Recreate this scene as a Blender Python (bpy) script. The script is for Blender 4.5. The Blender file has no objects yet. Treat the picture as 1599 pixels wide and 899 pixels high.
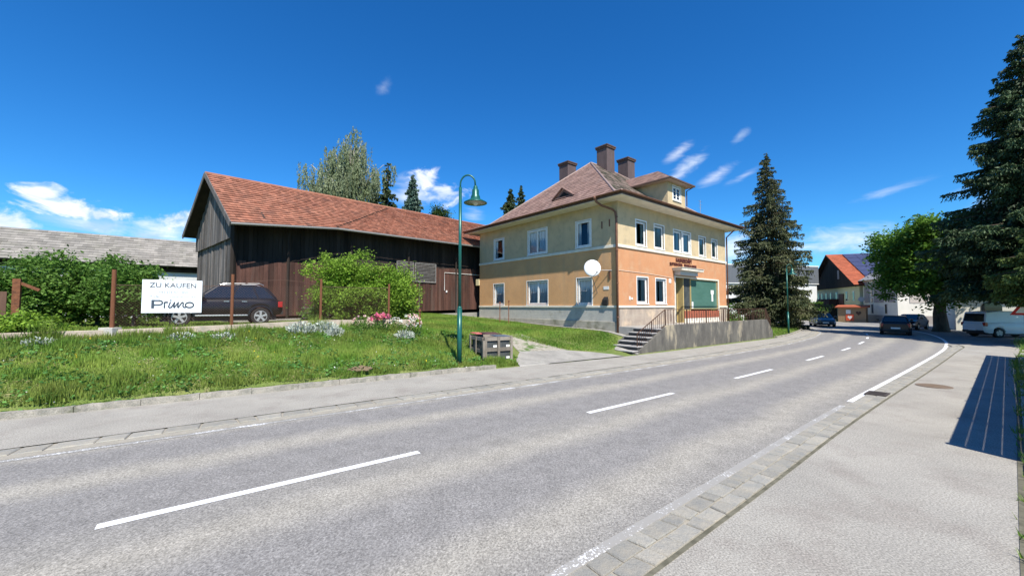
import bpy, bmesh, math, random
import numpy as np
from mathutils import Vector, Matrix
random.seed(7); RNG = np.random.default_rng(7)
SC = bpy.context.scene; COL = SC.collection
R = math.radians
# ------------------------------------------------------------------ camera
EZ = 2.2
cam = bpy.data.cameras.new('camera'); cam.lens = 619/1599*36; cam.sensor_width = 36; cam.clip_start = .05; cam.clip_end = 6000
co = bpy.data.objects.new('camera', cam); COL.objects.link(co)
PITCH = math.atan(28.5/619); co.location = (0, 0, EZ); co.rotation_euler = (R(90)+PITCH, 0, 0); SC.camera = co
SC.view_settings.view_transform = 'Standard'; SC.view_settings.look = 'None'; SC.view_settings.gamma = 1
SC.view_settings.exposure = 0.70
# ------------------------------------------------------------------ sun and sky
SUN_H = Vector((.32, -.947, 0)).normalized(); SUN_EL = 52
SD = Vector((SUN_H.x*math.cos(R(SUN_EL)), SUN_H.y*math.cos(R(SUN_EL)), math.sin(R(SUN_EL))))
sl = bpy.data.lights.new('sun', 'SUN'); sl.energy = 4.8; sl.angle = R(.53); sl.color = (1, .94, .83)
so = bpy.data.objects.new('sun', sl); COL.objects.link(so); so.rotation_euler = (-SD).to_track_quat('-Z', 'Y').to_euler(); so.location = (0, -20, 40)
W = bpy.data.worlds.new('World'); SC.world = W; W.use_nodes = True
def world():
    nt = W.node_tree; N = nt.nodes; L = nt.links; N.clear()
    out = N.new('ShaderNodeOutputWorld'); bg = N.new('ShaderNodeBackground'); bg.inputs[1].default_value = .108
    sk = N.new('ShaderNodeTexSky'); sk.sky_type = 'NISHITA'; sk.sun_disc = False
    sk.sun_elevation = R(SUN_EL); sk.sun_rotation = math.atan2(SUN_H.x, SUN_H.y); sk.altitude = 700; sk.air_density = 1.0; sk.dust_density = .25; sk.ozone_density = 2.4
    hs = N.new('ShaderNodeHueSaturation'); hs.inputs['Saturation'].default_value = 1.32; hs.inputs['Value'].default_value = 1.0
    L.new(sk.outputs[0], hs.inputs['Color'])
    tm = N.new('ShaderNodeMix'); tm.data_type = 'RGBA'; tm.blend_type = 'MULTIPLY'; tm.inputs[0].default_value = 1; tm.inputs[7].default_value = (.40, .81, 1.04, 1); L.new(hs.outputs[0], tm.inputs[6])
    tc = N.new('ShaderNodeTexCoord'); nm = N.new('ShaderNodeVectorMath'); nm.operation = 'NORMALIZE'; L.new(tc.outputs['Generated'], nm.inputs[0])
    sp = N.new('ShaderNodeSeparateXYZ'); L.new(nm.outputs[0], sp.inputs[0])
    def math_(op, a, b=None, c=None, clamp=False):
        m = N.new('ShaderNodeMath'); m.operation = op; m.use_clamp = clamp
        for i, v in enumerate((a, b, c)):
            if v is None: continue
            if isinstance(v, (int, float)): m.inputs[i].default_value = v
            else: L.new(v, m.inputs[i])
        return m.outputs[0]
    az = math_('ARCTAN2', sp.outputs[0], sp.outputs[1]); el = math_('ARCSINE', sp.outputs[2])
    def noise(scale, detail, dist=0, st=(1, 1, 1), seed=0):
        mp = N.new('ShaderNodeMapping'); mp.inputs['Scale'].default_value = st; mp.inputs['Location'].default_value = (seed, seed*.7, 0); L.new(nm.outputs[0], mp.inputs[0])
        n = N.new('ShaderNodeTexNoise'); n.inputs['Scale'].default_value = scale; n.inputs['Detail'].default_value = detail; n.inputs['Roughness'].default_value = .6; n.inputs['Distortion'].default_value = dist
        L.new(mp.outputs[0], n.inputs['Vector']); return n.outputs[0]
    n1 = noise(17, 10, .5, (1, 1, 1.5)); n2 = noise(9, 9, .8, (1, 1, 4), 3)
    # clouds: azimuth, elevation, half widths (degrees), tilt, strength, soft
    CL = [(-50.3, 10.5, 1.4, .8, 0, 1, 0), (-48.2, 9.4, 2.7, 1.1, 0, 1, 0), (-46.2, 9.0, 2.0, 1.1, 0, .95, 0), (-47, 8.2, 4.2, 1.2, 0, .75, 1), (-52.6, 7.6, 2.6, .9, 0, .9, 0), (-52, 6, 3, 1.2, 0, .7, 1),
          (-40.2, 9.6, 2.4, 1.3, .3, .85, 0), (-42, 8.0, 3.0, 1.3, 0, .85, 1), (-12.8, 17.4, 2.6, 1.7, 0, .95, 0), (-10, 15.6, 3.4, 1.6, 0, .8, 0), (-14.5, 15.4, 3, 2.2, 0, .7, 1), (-5.6, 12.8, 1.5, 1, 0, .5, 1),
          (23, 19.8, 1.9, .8, .5, .55, 1), (23.7, 17.9, 2.3, 1.0, .5, .8, 1), (27.8, 16.6, 1.9, .8, .4, .55, 1), (30.8, 16.0, 1.9, .5, .4, .4, 1), (30.4, 20.6, 1.0, .6, .5, .45, 1), (-18.4, 28.2, 1.0, .8, .5, .22, 1),
          (40, 7.0, 5.5, 1.9, 0, .75, 1), (29.5, 7.3, 3.5, 1.9, 0, .75, 1), (44.4, 12.0, 2.8, .5, .2, .3, 1), (-30, 5, 8, 1.6, 0, .8, 1), (60, 9, 9, 3, 0, .8, 1), (-72, 9, 9, 2.5, 0, .9, 0), (120, 25, 18, 6, 0, .8, 1), (-150, 30, 20, 7, 0, .7, 1)]
    tot = None
    for a, e, wa, we, tilt, st, soft in CL:
        da = math_('MULTIPLY', math_('SUBTRACT', az, R(a)), 1/R(wa))
        de0 = math_('SUBTRACT', el, R(e)); de = math_('MULTIPLY', math_('SUBTRACT', de0, math_('MULTIPLY', math_('SUBTRACT', az, R(a)), tilt)), 1/R(we))
        d = math_('SQRT', math_('ADD', math_('MULTIPLY', da, da), math_('MULTIPLY', de, de)))
        k = math_('ADD', math_('MULTIPLY', n2 if soft else n1, 2.9 if soft else 3.4), -1.4 if soft else -1.65)
        v = math_('SUBTRACT', math_('ADD', .95, k), d)
        mr = N.new('ShaderNodeMapRange'); mr.interpolation_type = 'SMOOTHSTEP'; mr.inputs['From Min'].default_value = -.1 if not soft else -.35; mr.inputs['From Max'].default_value = .75 if not soft else 1.3; mr.inputs['To Max'].default_value = st
        L.new(v, mr.inputs['Value']); tot = mr.outputs[0] if tot is None else math_('MAXIMUM', tot, mr.outputs[0])
    sh = N.new('ShaderNodeMapRange'); sh.inputs['From Min'].default_value = .38; sh.inputs['From Max'].default_value = .66; L.new(n1, sh.inputs['Value'])
    cc = N.new('ShaderNodeMix'); cc.data_type = 'RGBA'; cc.inputs[6].default_value = (3.8, 4.7, 6.0, 1); cc.inputs[7].default_value = (7.2, 7.3, 7.6, 1); L.new(sh.outputs[0], cc.inputs[0])
    mx = N.new('ShaderNodeMix'); mx.data_type = 'RGBA'; L.new(tot, mx.inputs[0]); L.new(tm.outputs[2], mx.inputs[6]); L.new(cc.outputs[2], mx.inputs[7])
    L.new(mx.outputs[2], bg.inputs[0]); L.new(bg.outputs[0], out.inputs[0])
world()
# ------------------------------------------------------------------ materials
MATS = {}
def M(name, c1, c2=None, scale=4, rough=.85, bump=0, bscale=60, tint=0, metal=0, spec=.3, stretch=(1, 1, 1), fine=0, fscale=150, contrast=(.35, .65), stain=None, coat=0, trans=0, detail=6, streak=None):
    if name in MATS: return MATS[name]
    m = bpy.data.materials.new(name); m.use_nodes = True; nt = m.node_tree; N = nt.nodes; L = nt.links
    b = N['Principled BSDF']; b.inputs['Roughness'].default_value = rough; b.inputs['Metallic'].default_value = metal; b.inputs['Specular IOR Level'].default_value = spec
    b.inputs['Coat Weight'].default_value = coat; b.inputs['Coat Roughness'].default_value = .06
    tc = N.new('ShaderNodeTexCoord'); mp = N.new('ShaderNodeMapping'); mp.inputs['Scale'].default_value = stretch; L.new(tc.outputs['Object'], mp.inputs[0])
    col = None
    def rgb(c): return (c[0], c[1], c[2], 1)
    def noise(s, d=detail):
        n = N.new('ShaderNodeTexNoise'); n.inputs['Scale'].default_value = s; n.inputs['Detail'].default_value = d; n.inputs['Roughness'].default_value = .62; L.new(mp.outputs[0], n.inputs['Vector']); return n.outputs[0]
    def ramp(v, lo, hi):
        r = N.new('ShaderNodeMapRange'); r.inputs['From Min'].default_value = lo; r.inputs['From Max'].default_value = hi; L.new(v, r.inputs['Value']); return r.outputs[0]
    def mix(f, a, c, mode='MIX'):
        x = N.new('ShaderNodeMix'); x.data_type = 'RGBA'; x.blend_type = mode
        if isinstance(f, (int, float)): x.inputs[0].default_value = f
        else: L.new(f, x.inputs[0])
        for i, v in ((6, a), (7, c)):
            if isinstance(v, tuple): x.inputs[i].default_value = rgb(v)
            else: L.new(v, x.inputs[i])
        return x.outputs[2]
    if c2 is not None: col = mix(ramp(noise(scale), *contrast), tuple(c1), tuple(c2))
    else: col = mix(0.0, tuple(c1), tuple(c1))
    if streak:
        mp2 = N.new('ShaderNodeMapping'); mp2.inputs['Scale'].default_value = (1, 1, .09); L.new(tc.outputs['Object'], mp2.inputs[0]); sn = N.new('ShaderNodeTexNoise'); sn.inputs['Scale'].default_value = streak[1]; sn.inputs['Detail'].default_value = 5; L.new(mp2.outputs[0], sn.inputs['Vector']); col = mix(ramp(sn.outputs[0], streak[2], streak[3]), col, tuple(streak[0]))
    if stain: col = mix(ramp(noise(stain[1], 5), stain[2], stain[3]), col, tuple(stain[0]))
    if fine:
        f = noise(fscale, 2); g = N.new('ShaderNodeMapRange'); g.inputs['From Min'].default_value = .3; g.inputs['From Max'].default_value = .7; g.inputs['To Min'].default_value = 1-fine; g.inputs['To Max'].default_value = 1+fine; L.new(f, g.inputs['Value'])
        cm = N.new('ShaderNodeCombineColor'); [L.new(g.outputs[0], cm.inputs[i]) for i in range(3)]
        col = mix(1.0, col, cm.outputs[0], 'MULTIPLY')
    if tint:
        at = N.new('ShaderNodeAttribute'); at.attribute_name = 'tint'; g = N.new('ShaderNodeMapRange'); g.inputs['To Min'].default_value = 1-tint; g.inputs['To Max'].default_value = 1+tint; L.new(at.outputs['Fac'], g.inputs['Value'])
        cm = N.new('ShaderNodeCombineColor'); [L.new(g.outputs[0], cm.inputs[i]) for i in range(3)]
        col = mix(1.0, col, cm.outputs[0], 'MULTIPLY')
    L.new(col, b.inputs['Base Color'])
    if bump:
        bn = noise(bscale, 4); bp = N.new('ShaderNodeBump'); bp.inputs['Strength'].default_value = bump; bp.inputs['Distance'].default_value = .02; L.new(bn, bp.inputs['Height']); L.new(bp.outputs[0], b.inputs['Normal'])
    if trans:
        t = N.new('ShaderNodeBsdfTranslucent'); L.new(col, t.inputs[0]); ms = N.new('ShaderNodeMixShader'); ms.inputs[0].default_value = trans
        L.new(b.outputs[0], ms.inputs[1]); L.new(t.outputs[0], ms.inputs[2]); L.new(ms.outputs[0], N['Material Output'].inputs[0])
    MATS[name] = m; return m
def glass_mat(name, tint=(.93, .96, .96), tr=1):
    m = bpy.data.materials.new(name); m.use_nodes = True; nt = m.node_tree; N = nt.nodes; L = nt.links; N.remove(N['Principled BSDF'])
    t = N.new('ShaderNodeBsdfTransparent'); t.inputs[0].default_value = (*[c*tr for c in tint], 1)
    g = N.new('ShaderNodeBsdfGlossy'); g.inputs['Roughness'].default_value = .03
    n = N.new('ShaderNodeTexNoise'); n.inputs['Scale'].default_value = 1.3; bp = N.new('ShaderNodeBump'); bp.inputs['Strength'].default_value = .04; bp.inputs['Distance'].default_value = .1; L.new(n.outputs[0], bp.inputs['Height']); L.new(bp.outputs[0], g.inputs['Normal'])
    lw = N.new('ShaderNodeFresnel'); lw.inputs['IOR'].default_value = 1.75
    x = N.new('ShaderNodeMixShader'); L.new(lw.outputs[0], x.inputs[0]); L.new(t.outputs[0], x.inputs[1]); L.new(g.outputs[0], x.inputs[2]); L.new(x.outputs[0], N['Material Output'].inputs[0]); return m
# ------------------------------------------------------------------ mesh builder
class MB:
    def __init__(s, T=None): s.v = []; s.f = []; s.t = []; s.T = T
    def add(s, vs, fs, tint=.5):
        o = len(s.v); s.v += [s.T(*p) for p in vs] if s.T else [tuple(p) for p in vs]
        s.f += [tuple(o+i for i in f) for f in fs]; s.t += [tint]*len(fs); return s
    def box(s, x0, x1, y0, y1, z0, z1, tint=.5):
        return s.add([(x0, y0, z0), (x1, y0, z0), (x1, y1, z0), (x0, y1, z0), (x0, y0, z1), (x1, y0, z1), (x1, y1, z1), (x0, y1, z1)],
                     [(0, 3, 2, 1), (4, 5, 6, 7), (0, 1, 5, 4), (1, 2, 6, 5), (2, 3, 7, 6), (3, 0, 4, 7)], tint)
    def quad(s, a, b, c, d, tint=.5): return s.add([a, b, c, d], [(0, 1, 2, 3)], tint)
    def beam(s, p, q, w, h, tint=.5, up=(0, 0, 1)):
        p = Vector(p); q = Vector(q); d = (q-p).normalized(); up = Vector(up)
        if abs(d.dot(up)) > .98: up = Vector((1, 0, 0))
        a = d.cross(up).normalized()*w/2; b = a.cross(d).normalized()*h/2
        vs = [p-a-b, p+a-b, p+a+b, p-a+b, q-a-b, q+a-b, q+a+b, q-a+b]
        return s.add([tuple(v) for v in vs], [(0, 1, 2, 3), (4, 7, 6, 5), (0, 4, 5, 1), (1, 5, 6, 2), (2, 6, 7, 3), (3, 7, 4, 0)], tint)
    def tube(s, pts, rad, n=10, tint=.5, cap=True):
        pts = [Vector(p) for p in pts]; rr = rad if isinstance(rad, (list, tuple)) else [rad]*len(pts)
        vs = []; prev = None
        for i, p in enumerate(pts):
            d = (pts[min(i+1, len(pts)-1)]-pts[max(i-1, 0)]).normalized()
            if prev is None: a = d.cross(Vector((0, 0, 1)) if abs(d.z) < .95 else Vector((1, 0, 0))).normalized()
            else: a = (prev-d*prev.dot(d)).normalized()
            prev = a; b = d.cross(a)
            for k in range(n):
                t = 2*math.pi*k/n; vs.append(tuple(p+(a*math.cos(t)+b*math.sin(t))*rr[i]))
        fs = [(i*n+k, i*n+(k+1) % n, (i+1)*n+(k+1) % n, (i+1)*n+k) for i in range(len(pts)-1) for k in range(n)]
        if cap: fs += [tuple(range(n))[::-1], tuple((len(pts)-1)*n+k for k in range(n))]
        return s.add(vs, fs, tint)
    def lathe(s, prof, c=(0, 0, 0), n=20, axis='z', tint=.5):
        vs = []
        for r, h in prof:
            for k in range(n):
                t = 2*math.pi*k/n; a, b = r*math.cos(t), r*math.sin(t)
                p = (a, b, h) if axis == 'z' else ((a, h, b) if axis == 'y' else (h, a, b)); vs.append((p[0]+c[0], p[1]+c[1], p[2]+c[2]))
        m = len(prof); fs = [(i*n+k, i*n+(k+1) % n, (i+1)*n+(k+1) % n, (i+1)*n+k) for i in range(m-1) for k in range(n)]
        fs += [tuple(range(n)), tuple((m-1)*n+k for k in range(n))]
        return s.add(vs, fs, tint)
    def prism(s, poly, y0, y1, tint=.5):          # poly in x,z, extruded along y
        n = len(poly); vs = [(x, y0, z) for x, z in poly]+[(x, y1, z) for x, z in poly]
        return s.add(vs, [tuple(range(n)), tuple(range(n, 2*n))[::-1]]+[(i, (i+1) % n, n+(i+1) % n, n+i) for i in range(n)], tint)
    def plate(s, poly, z0, z1, tint=.5):          # poly in x,y
        n = len(poly); vs = [(x, y, z0) for x, y in poly]+[(x, y, z1) for x, y in poly]
        return s.add(vs, [tuple(range(n))[::-1], tuple(range(n, 2*n))]+[(i, (i+1) % n, n+(i+1) % n, n+i) for i in range(n)], tint)
    def build(s, name, mat, parent=None, smooth=False, bevel=0, recalc=True, auto=None):
        me = bpy.data.meshes.new(name); me.from_pydata(s.v, [], s.f)
        at = me.attributes.new('tint', 'FLOAT', 'FACE'); at.data.foreach_set('value', s.t)
        if recalc:
            bm = bmesh.new(); bm.from_mesh(me); bmesh.ops.recalc_face_normals(bm, faces=bm.faces); bm.to_mesh(me); bm.free()
        me.materials.append(mat); me.validate(); me.update()
        if smooth: me.polygons.foreach_set('use_smooth', [True]*len(me.polygons))
        o = bpy.data.objects.new(name, me); COL.objects.link(o)
        if parent: o.parent = parent
        if bevel:
            md = o.modifiers.new('b', 'BEVEL'); md.width = bevel; md.segments = 2; md.limit_method = 'ANGLE'; md.angle_limit = R(40)
        return o
def np_mesh(name, V, n, mat, parent=None, tint=None, smooth=False):
    """V: (faces*n,3) vertices, faces of n verts each"""
    me = bpy.data.meshes.new(name); nv = len(V); nf = nv//n
    me.vertices.add(nv); me.vertices.foreach_set('co', np.ascontiguousarray(V, dtype=np.float32).ravel())
    me.loops.add(nv); me.loops.foreach_set('vertex_index', np.arange(nv, dtype=np.int32))
    me.polygons.add(nf); me.polygons.foreach_set('loop_start', np.arange(0, nv, n, dtype=np.int32))
    me.update(calc_edges=True)
    at = me.attributes.new('tint', 'FLOAT', 'FACE'); at.data.foreach_set('value', np.asarray(tint if tint is not None else np.full(nf, .5), dtype=np.float32))
    me.materials.append(mat); o = bpy.data.objects.new(name, me); COL.objects.link(o)
    if parent: o.parent = parent
    return o
def tag(o, label=None, cat=None, group=None, kind=None):
    for k, v in (('label', label), ('category', cat), ('group', group), ('kind', kind)):
        if v: o[k] = v
    return o
def empty(name, loc, rz=0, label=None, cat=None, group=None):
    o = bpy.data.objects.new(name, None); COL.objects.link(o); o.location = loc; o.rotation_euler = (0, 0, rz); o.empty_display_size = .2
    return tag(o, label, cat, group)
def copy_tree(o, parent=None):
    c = o.copy(); COL.objects.link(c); c.parent = parent
    for ch in [x for x in COL.objects if x.parent == o]: copy_tree(ch, c)
    return c
# ------------------------------------------------------------------ ground heights
KERB = [(-60, -27), (-30, -6.5), (-20, .5), (-9.84, 7.58), (-8.2, 8.72), (-6.33, 9.98), (-3.79, 11.75), (-.88, 13.72), (1.93, 15.3), (5.6, 17.7), (11.5, 22.2), (17.64, 26.86), (20.3, 29.2), (22.93, 32.14), (26.0, 35.6), (28.6, 39.2), (30.6, 44.5), (33, 54), (38, 75), (60, 140), (90, 300)]
KA = np.array(KERB, float)
def sdist(x, y):
    """signed distance to the kerb line, + on the house side"""
    x = np.asarray(x, float); y = np.asarray(y, float); best = np.full(x.shape, 1e9); sg = np.ones(x.shape)
    for a, b in zip(KA[:-1], KA[1:]):
        d = b-a; l2 = d@d; t = np.clip(((x-a[0])*d[0]+(y-a[1])*d[1])/l2, 0, 1)
        px = x-(a[0]+t*d[0]); py = y-(a[1]+t*d[1]); q = np.hypot(px, py); s = np.where(d[0]*py-d[1]*px >= 0, 1, -1)
        m = q < best-1e-9; best = np.where(m, q, best); sg = np.where(m, s, sg)
    return best*sg
CP = [(-20, .5, .1), (-30, -6.5, .1), (-9.84, 7.6, .1), (-6.33, 10, .1), (-3.79, 11.8, .1), (-.88, 13.8, .1), (1.93, 15.3, .02), (4.5, 17.2, .02), (9, 20, .02), (14, 24.2, .05), (17.6, 27, .1), (22.9, 32.1, .08), (26, 35.6, .08), (28.6, 39.2, .08), (30.6, 44.5, .08), (33, 54, .05),
      (-12.07, 12, 1.28), (-9.56, 13.5, 1.32), (-7.47, 15.5, 1.38), (-4.6, 17.2, 1.15), (-14.5, 9.6, 1.25), (-20, 4.5, 1.25), (-18, 10, 1.35), (-14, 16, 1.38), (-11, 17.5, 1.4), (-20, 18, 1.4), (-26, 26, 1.4), (-40, 20, 1.4), (-10, 22, 1.45), (-6, 20.5, 1.4), (-3, 25, 1.45), (-5, 28, 1.6), (0, 34, 1.6), (-20, 35, 1.5),
      (-2.5, 31.3, 1.24), (-1, 29, 1.16), (2, 25.5, 1.0), (4, 23.2, .9), (5.3, 21, .78), (3.6, 19.6, .5), (3.0, 18, .22), (4.4, 18.6, .2), (1.2, 17.3, .25), (.2, 19, .6), (-1.6, 16, .35), (-2.5, 18, .85), (.0, 22, .95), (0, 15.6, .15),
      (16, 30, .3), (20, 34, .3), (25, 38, .3), (14, 40, 1.2), (28, 50, .4), (10, 60, 1.5), (-60, 60, 1.6), (60, 160, .5), (-100, -20, 1.4), (-40, -5, 1.3), (-28, 4, 1.3)]
_c = np.array(CP, float)
def _phi(r): return np.where(r > 1e-9, r*r*np.log(np.maximum(r, 1e-9)), 0)
_n = len(_c); _A = np.zeros((_n+3, _n+3)); _A[:_n, :_n] = _phi(np.hypot(_c[:, None, 0]-_c[None, :, 0], _c[:, None, 1]-_c[None, :, 1]))+np.eye(_n)*.5
_A[:_n, _n] = 1; _A[:_n, _n+1:] = _c[:, :2]; _A[_n, :_n] = 1; _A[_n+1:, :_n] = _c[:, :2].T
_w = np.linalg.solve(_A, np.concatenate([_c[:, 2], [0, 0, 0]]))
def gz(x, y):
    x = np.asarray(x, float); y = np.asarray(y, float); sh = x.shape; xf = x.ravel(); yf = y.ravel()
    z = _phi(np.hypot(xf[:, None]-_c[None, :, 0], yf[:, None]-_c[None, :, 1]))@_w[:_n]+_w[_n]+_w[_n+1]*xf+_w[_n+2]*yf
    far = np.clip((np.hypot(xf+3, yf-20)-45)/60, 0, 1); z = np.clip(z, .03, 1.8); z = z*(1-far)+1.0*far
    s = sdist(xf, yf); z = np.where(s < .42, np.minimum(z, .04), z); z = np.where(s > 0, z, -.07)
    return z.reshape(sh)
def g1(x, y): return float(gz(np.array([x]), np.array([y]))[0])
def axis_coords(lo, hi, step, far):
    a = list(np.arange(lo, hi+1e-6, step)); s = step; p = lo
    L_ = []
    while p > -far: s *= 1.25; p -= s; L_.append(p)
    s = step; p = hi; H_ = []
    while p < far: s *= 1.25; p += s; H_.append(p)
    return np.array(L_[::-1]+a+H_)
def ground():
    xs = axis_coords(-26, 30, .3, 2500); ys = axis_coords(2, 42, .3, 2500); X, Y = np.meshgrid(xs, ys, indexing='ij'); Z = gz(X, Y)
    nx, ny = X.shape; V = np.stack([X, Y, Z], -1).reshape(-1, 3)
    I = np.arange(nx*ny).reshape(nx, ny); F = np.stack([I[:-1, :-1], I[1:, :-1], I[1:, 1:], I[:-1, 1:]], -1).reshape(-1, 4)
    me = bpy.data.meshes.new('ground'); me.vertices.add(len(V)); me.vertices.foreach_set('co', V.astype(np.float32).ravel()); me.loops.add(F.size); me.loops.foreach_set('vertex_index', F.astype(np.int32).ravel())
    me.polygons.add(len(F)); me.polygons.foreach_set('loop_start', np.arange(0, F.size, 4, dtype=np.int32)); me.update(calc_edges=True)
    me.polygons.foreach_set('use_smooth', [True]*len(F))
    me.materials.append(M('turf', (.10, .15, .03), (.17, .19, .06), scale=.8, rough=.95, bump=.5, bscale=14, fine=.45, fscale=40, stain=((.2, .17, .09), 1.7, .58, .72)))
    o = bpy.data.objects.new('ground', me); COL.objects.link(o); tag(o, kind='structure')
ground()
def resample(P, n, t=None):
    P = [Vector((*p, 0)) if len(p) == 2 else Vector(p) for p in P]; L = [0]
    for a, b in zip(P[:-1], P[1:]): L.append(L[-1]+(b-a).length)
    out = []
    for i in range(n):
        s = (i/(n-1) if t is None else t[i])*L[-1]; k = 0
        while k < len(L)-2 and L[k+1] < s: k += 1
        f = (s-L[k])/(L[k+1]-L[k]); out.append(P[k].lerp(P[k+1], min(1, max(0, f))))
    return out
def smooth_line(P, it=2):
    P = [Vector((*p, 0)) for p in P]
    for _ in range(it):
        Q = [P[0]]
        for a, b in zip(P[:-1], P[1:]): Q += [a.lerp(b, .25), a.lerp(b, .75)]
        P = Q+[P[-1]]
    return [(p.x, p.y) for p in P]
def offset(P, d):
    P = [Vector(p[:2]) for p in P]; out = []
    for i, p in enumerate(P):
        t = (P[min(i+1, len(P)-1)]-P[max(i-1, 0)]).normalized(); out.append((p.x-t.y*d, p.y+t.x*d))
    return out
def strip(name, A, B, mat, z, nu=80, nv=4, drape=None, kind='structure', parent=None):
    A = resample(A, nu); B = resample(B, nu); V = []; UV = []
    for i in range(nu):
        for j in range(nv+1):
            p = A[i].lerp(B[i], j/nv); zz = (g1(p.x, p.y)+drape) if drape is not None else z; V.append((p.x, p.y, zz)); UV.append((i/(nu-1), j/nv))
    F = [(i*(nv+1)+j, (i+1)*(nv+1)+j, (i+1)*(nv+1)+j+1, i*(nv+1)+j+1) for i in range(nu-1) for j in range(nv)]
    me = bpy.data.meshes.new(name); me.from_pydata(V, [], F); uv = me.uv_layers.new(name='UVMap')
    for l in me.loops: uv.data[l.index].uv = UV[l.vertex_index]
    bm = bmesh.new(); bm.from_mesh(me); bmesh.ops.recalc_face_normals(bm, faces=bm.faces)
    if sum(f.normal.z for f in bm.faces) < 0: bmesh.ops.reverse_faces(bm, faces=bm.faces)
    bm.to_mesh(me); bm.free(); me.materials.append(mat); o = bpy.data.objects.new(name, me); COL.objects.link(o)
    if kind: o['kind'] = kind
    if parent: o.parent = parent
    return o
def flat(name, poly, z, mat):
    m = MB(); m.add([(x, y, z) for x, y in poly], [tuple(range(len(poly)))]); o = m.build(name, mat)
    if o.data.polygons[0].normal.z < 0: o.data.flip_normals()
    o['kind'] = 'structure'; return o
# ---- road lines
WL = smooth_line([(-50, -24), (-22, -4.2), (-7.13, 5.75), (-4.81, 7.42), (-1.71, 9.6), (.36, 11.02), (4.11, 13.7), (7.37, 16.2), (14.83, 22.05), (19.2, 26.0), (23.4, 30.3), (27.4, 35.3), (31.5, 42.0), (35, 49.5), (41, 66), (56, 100), (90, 180)])
CT = smooth_line([(-48, -28.5), (-18, -6.3), (-4.25, 3.98), (-1.36, 6.12), (1.39, 8.15), (4.12, 10.18), (6.75, 12.15), (9.15, 14.0), (11.77, 16.05), (15.2, 18.8), (18.6, 21.7), (23.5, 26.3), (28.5, 31.9), (32.5, 37.3), (36, 43.5), (39.5, 51), (45, 66), (58, 98), (93, 176)])
WR = smooth_line([(-46, -32.5), (-16, -9.3)]+offset([(-4, -.75), (1.12, 3.34), (3.45, 5.19), (5.7, 7.02), (9.2, 9.74), (13.6, 13.1), (18.5, 16.9), (20.9, 18.8)], .47)+[(23.2, 21.3), (27.6, 25.3), (32.7, 31), (36.2, 36), (39.6, 41.5), (43.2, 48.5), (46.5, 57), (50, 68), (61, 96), (96, 172)])
def asphalt_mat():
    m = bpy.data.materials.new('worn_asphalt'); m.use_nodes = True; nt = m.node_tree; N = nt.nodes; L = nt.links; b = N['Principled BSDF']; b.inputs['Roughness'].default_value = .9; b.inputs['Specular IOR Level'].default_value = .25
    uv = N.new('ShaderNodeUVMap'); uv.uv_map = 'UVMap'; sp = N.new('ShaderNodeSeparateXYZ'); L.new(uv.outputs[0], sp.inputs[0])
    tc = N.new('ShaderNodeTexCoord')
    def nz(s, d=4, st=(1, 1, 1), rot=0):
        mp = N.new('ShaderNodeMapping'); mp.inputs['Scale'].default_value = st; mp.inputs['Rotation'].default_value = (0, 0, rot); L.new(tc.outputs['Object'], mp.inputs[0])
        n = N.new('ShaderNodeTexNoise'); n.inputs['Scale'].default_value = s; n.inputs['Detail'].default_value = d; L.new(mp.outputs[0], n.inputs['Vector']); return n.outputs[0]
    w = N.new('ShaderNodeMath'); w.operation = 'MULTIPLY_ADD'; w.inputs[1].default_value = .10; L.new(nz(.5, 5), w.inputs[0]); a = N.new('ShaderNodeMath'); a.operation = 'ADD'; a.inputs[1].default_value = -.05; L.new(sp.outputs[1], a.inputs[0]); L.new(a.outputs[0], w.inputs[2])
    cr = N.new('ShaderNodeValToRGB'); L.new(w.outputs[0], cr.inputs[0]); e = cr.color_ramp; e.interpolation = 'EASE'
    lt = (.305, .287, .252, 1); dk = (.218, .210, .202, 1); md = (.245, .234, .216, 1)
    stops = [(0, lt), (.07, dk), (.15, dk), (.24, lt), (.33, dk), (.45, dk), (.53, md), (.60, lt), (.70, dk), (.79, dk), (.88, lt), (.97, md), (1, lt)]
    e.elements[0].position = 0; e.elements[0].color = stops[0][1]; e.elements[1].position = 1; e.elements[1].color = stops[-1][1]
    for p, c in stops[1:-1]: x = e.elements.new(p); x.color = c
    def mul(col, v, lo, hi, a, c):
        g = N.new('ShaderNodeMapRange'); g.inputs['From Min'].default_value = a; g.inputs['From Max'].default_value = c; g.inputs['To Min'].default_value = lo; g.inputs['To Max'].default_value = hi; L.new(v, g.inputs['Value'])
        cm = N.new('ShaderNodeCombineColor'); [L.new(g.outputs[0], cm.inputs[i]) for i in range(3)]; x = N.new('ShaderNodeMix'); x.data_type = 'RGBA'; x.blend_type = 'MULTIPLY'; x.inputs[0].default_value = 1; L.new(col, x.inputs[6]); L.new(cm.outputs[0], x.inputs[7]); return x.outputs[2]
    vo = N.new('ShaderNodeTexVoronoi'); vo.inputs['Scale'].default_value = 75; L.new(tc.outputs['Object'], vo.inputs['Vector'])
    c = mul(cr.outputs[0], vo.outputs['Color'], .6, 1.4, 0, 1); c = mul(c, nz(38, 3), .76, 1.24, .3, .7); c = mul(c, nz(3, 6), .9, 1.1, .3, .7)
    L.new(c, b.inputs['Base Color']); bp = N.new('ShaderNodeBump'); bp.inputs['Strength'].default_value = .5; bp.inputs['Distance'].default_value = .01; L.new(vo.outputs['Distance'], bp.inputs['Height']); L.new(bp.outputs[0], b.inputs['Normal']); return m
ASPH = asphalt_mat()
strip('road', offset(WL, .12), offset(WR, -.12), ASPH, .004, nu=260, nv=12)
YARD = M('yard_asphalt', (.17, .17, .175), (.24, .235, .22), scale=.8, rough=.9, fine=.3, fscale=70, bump=.3, bscale=90)
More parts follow.
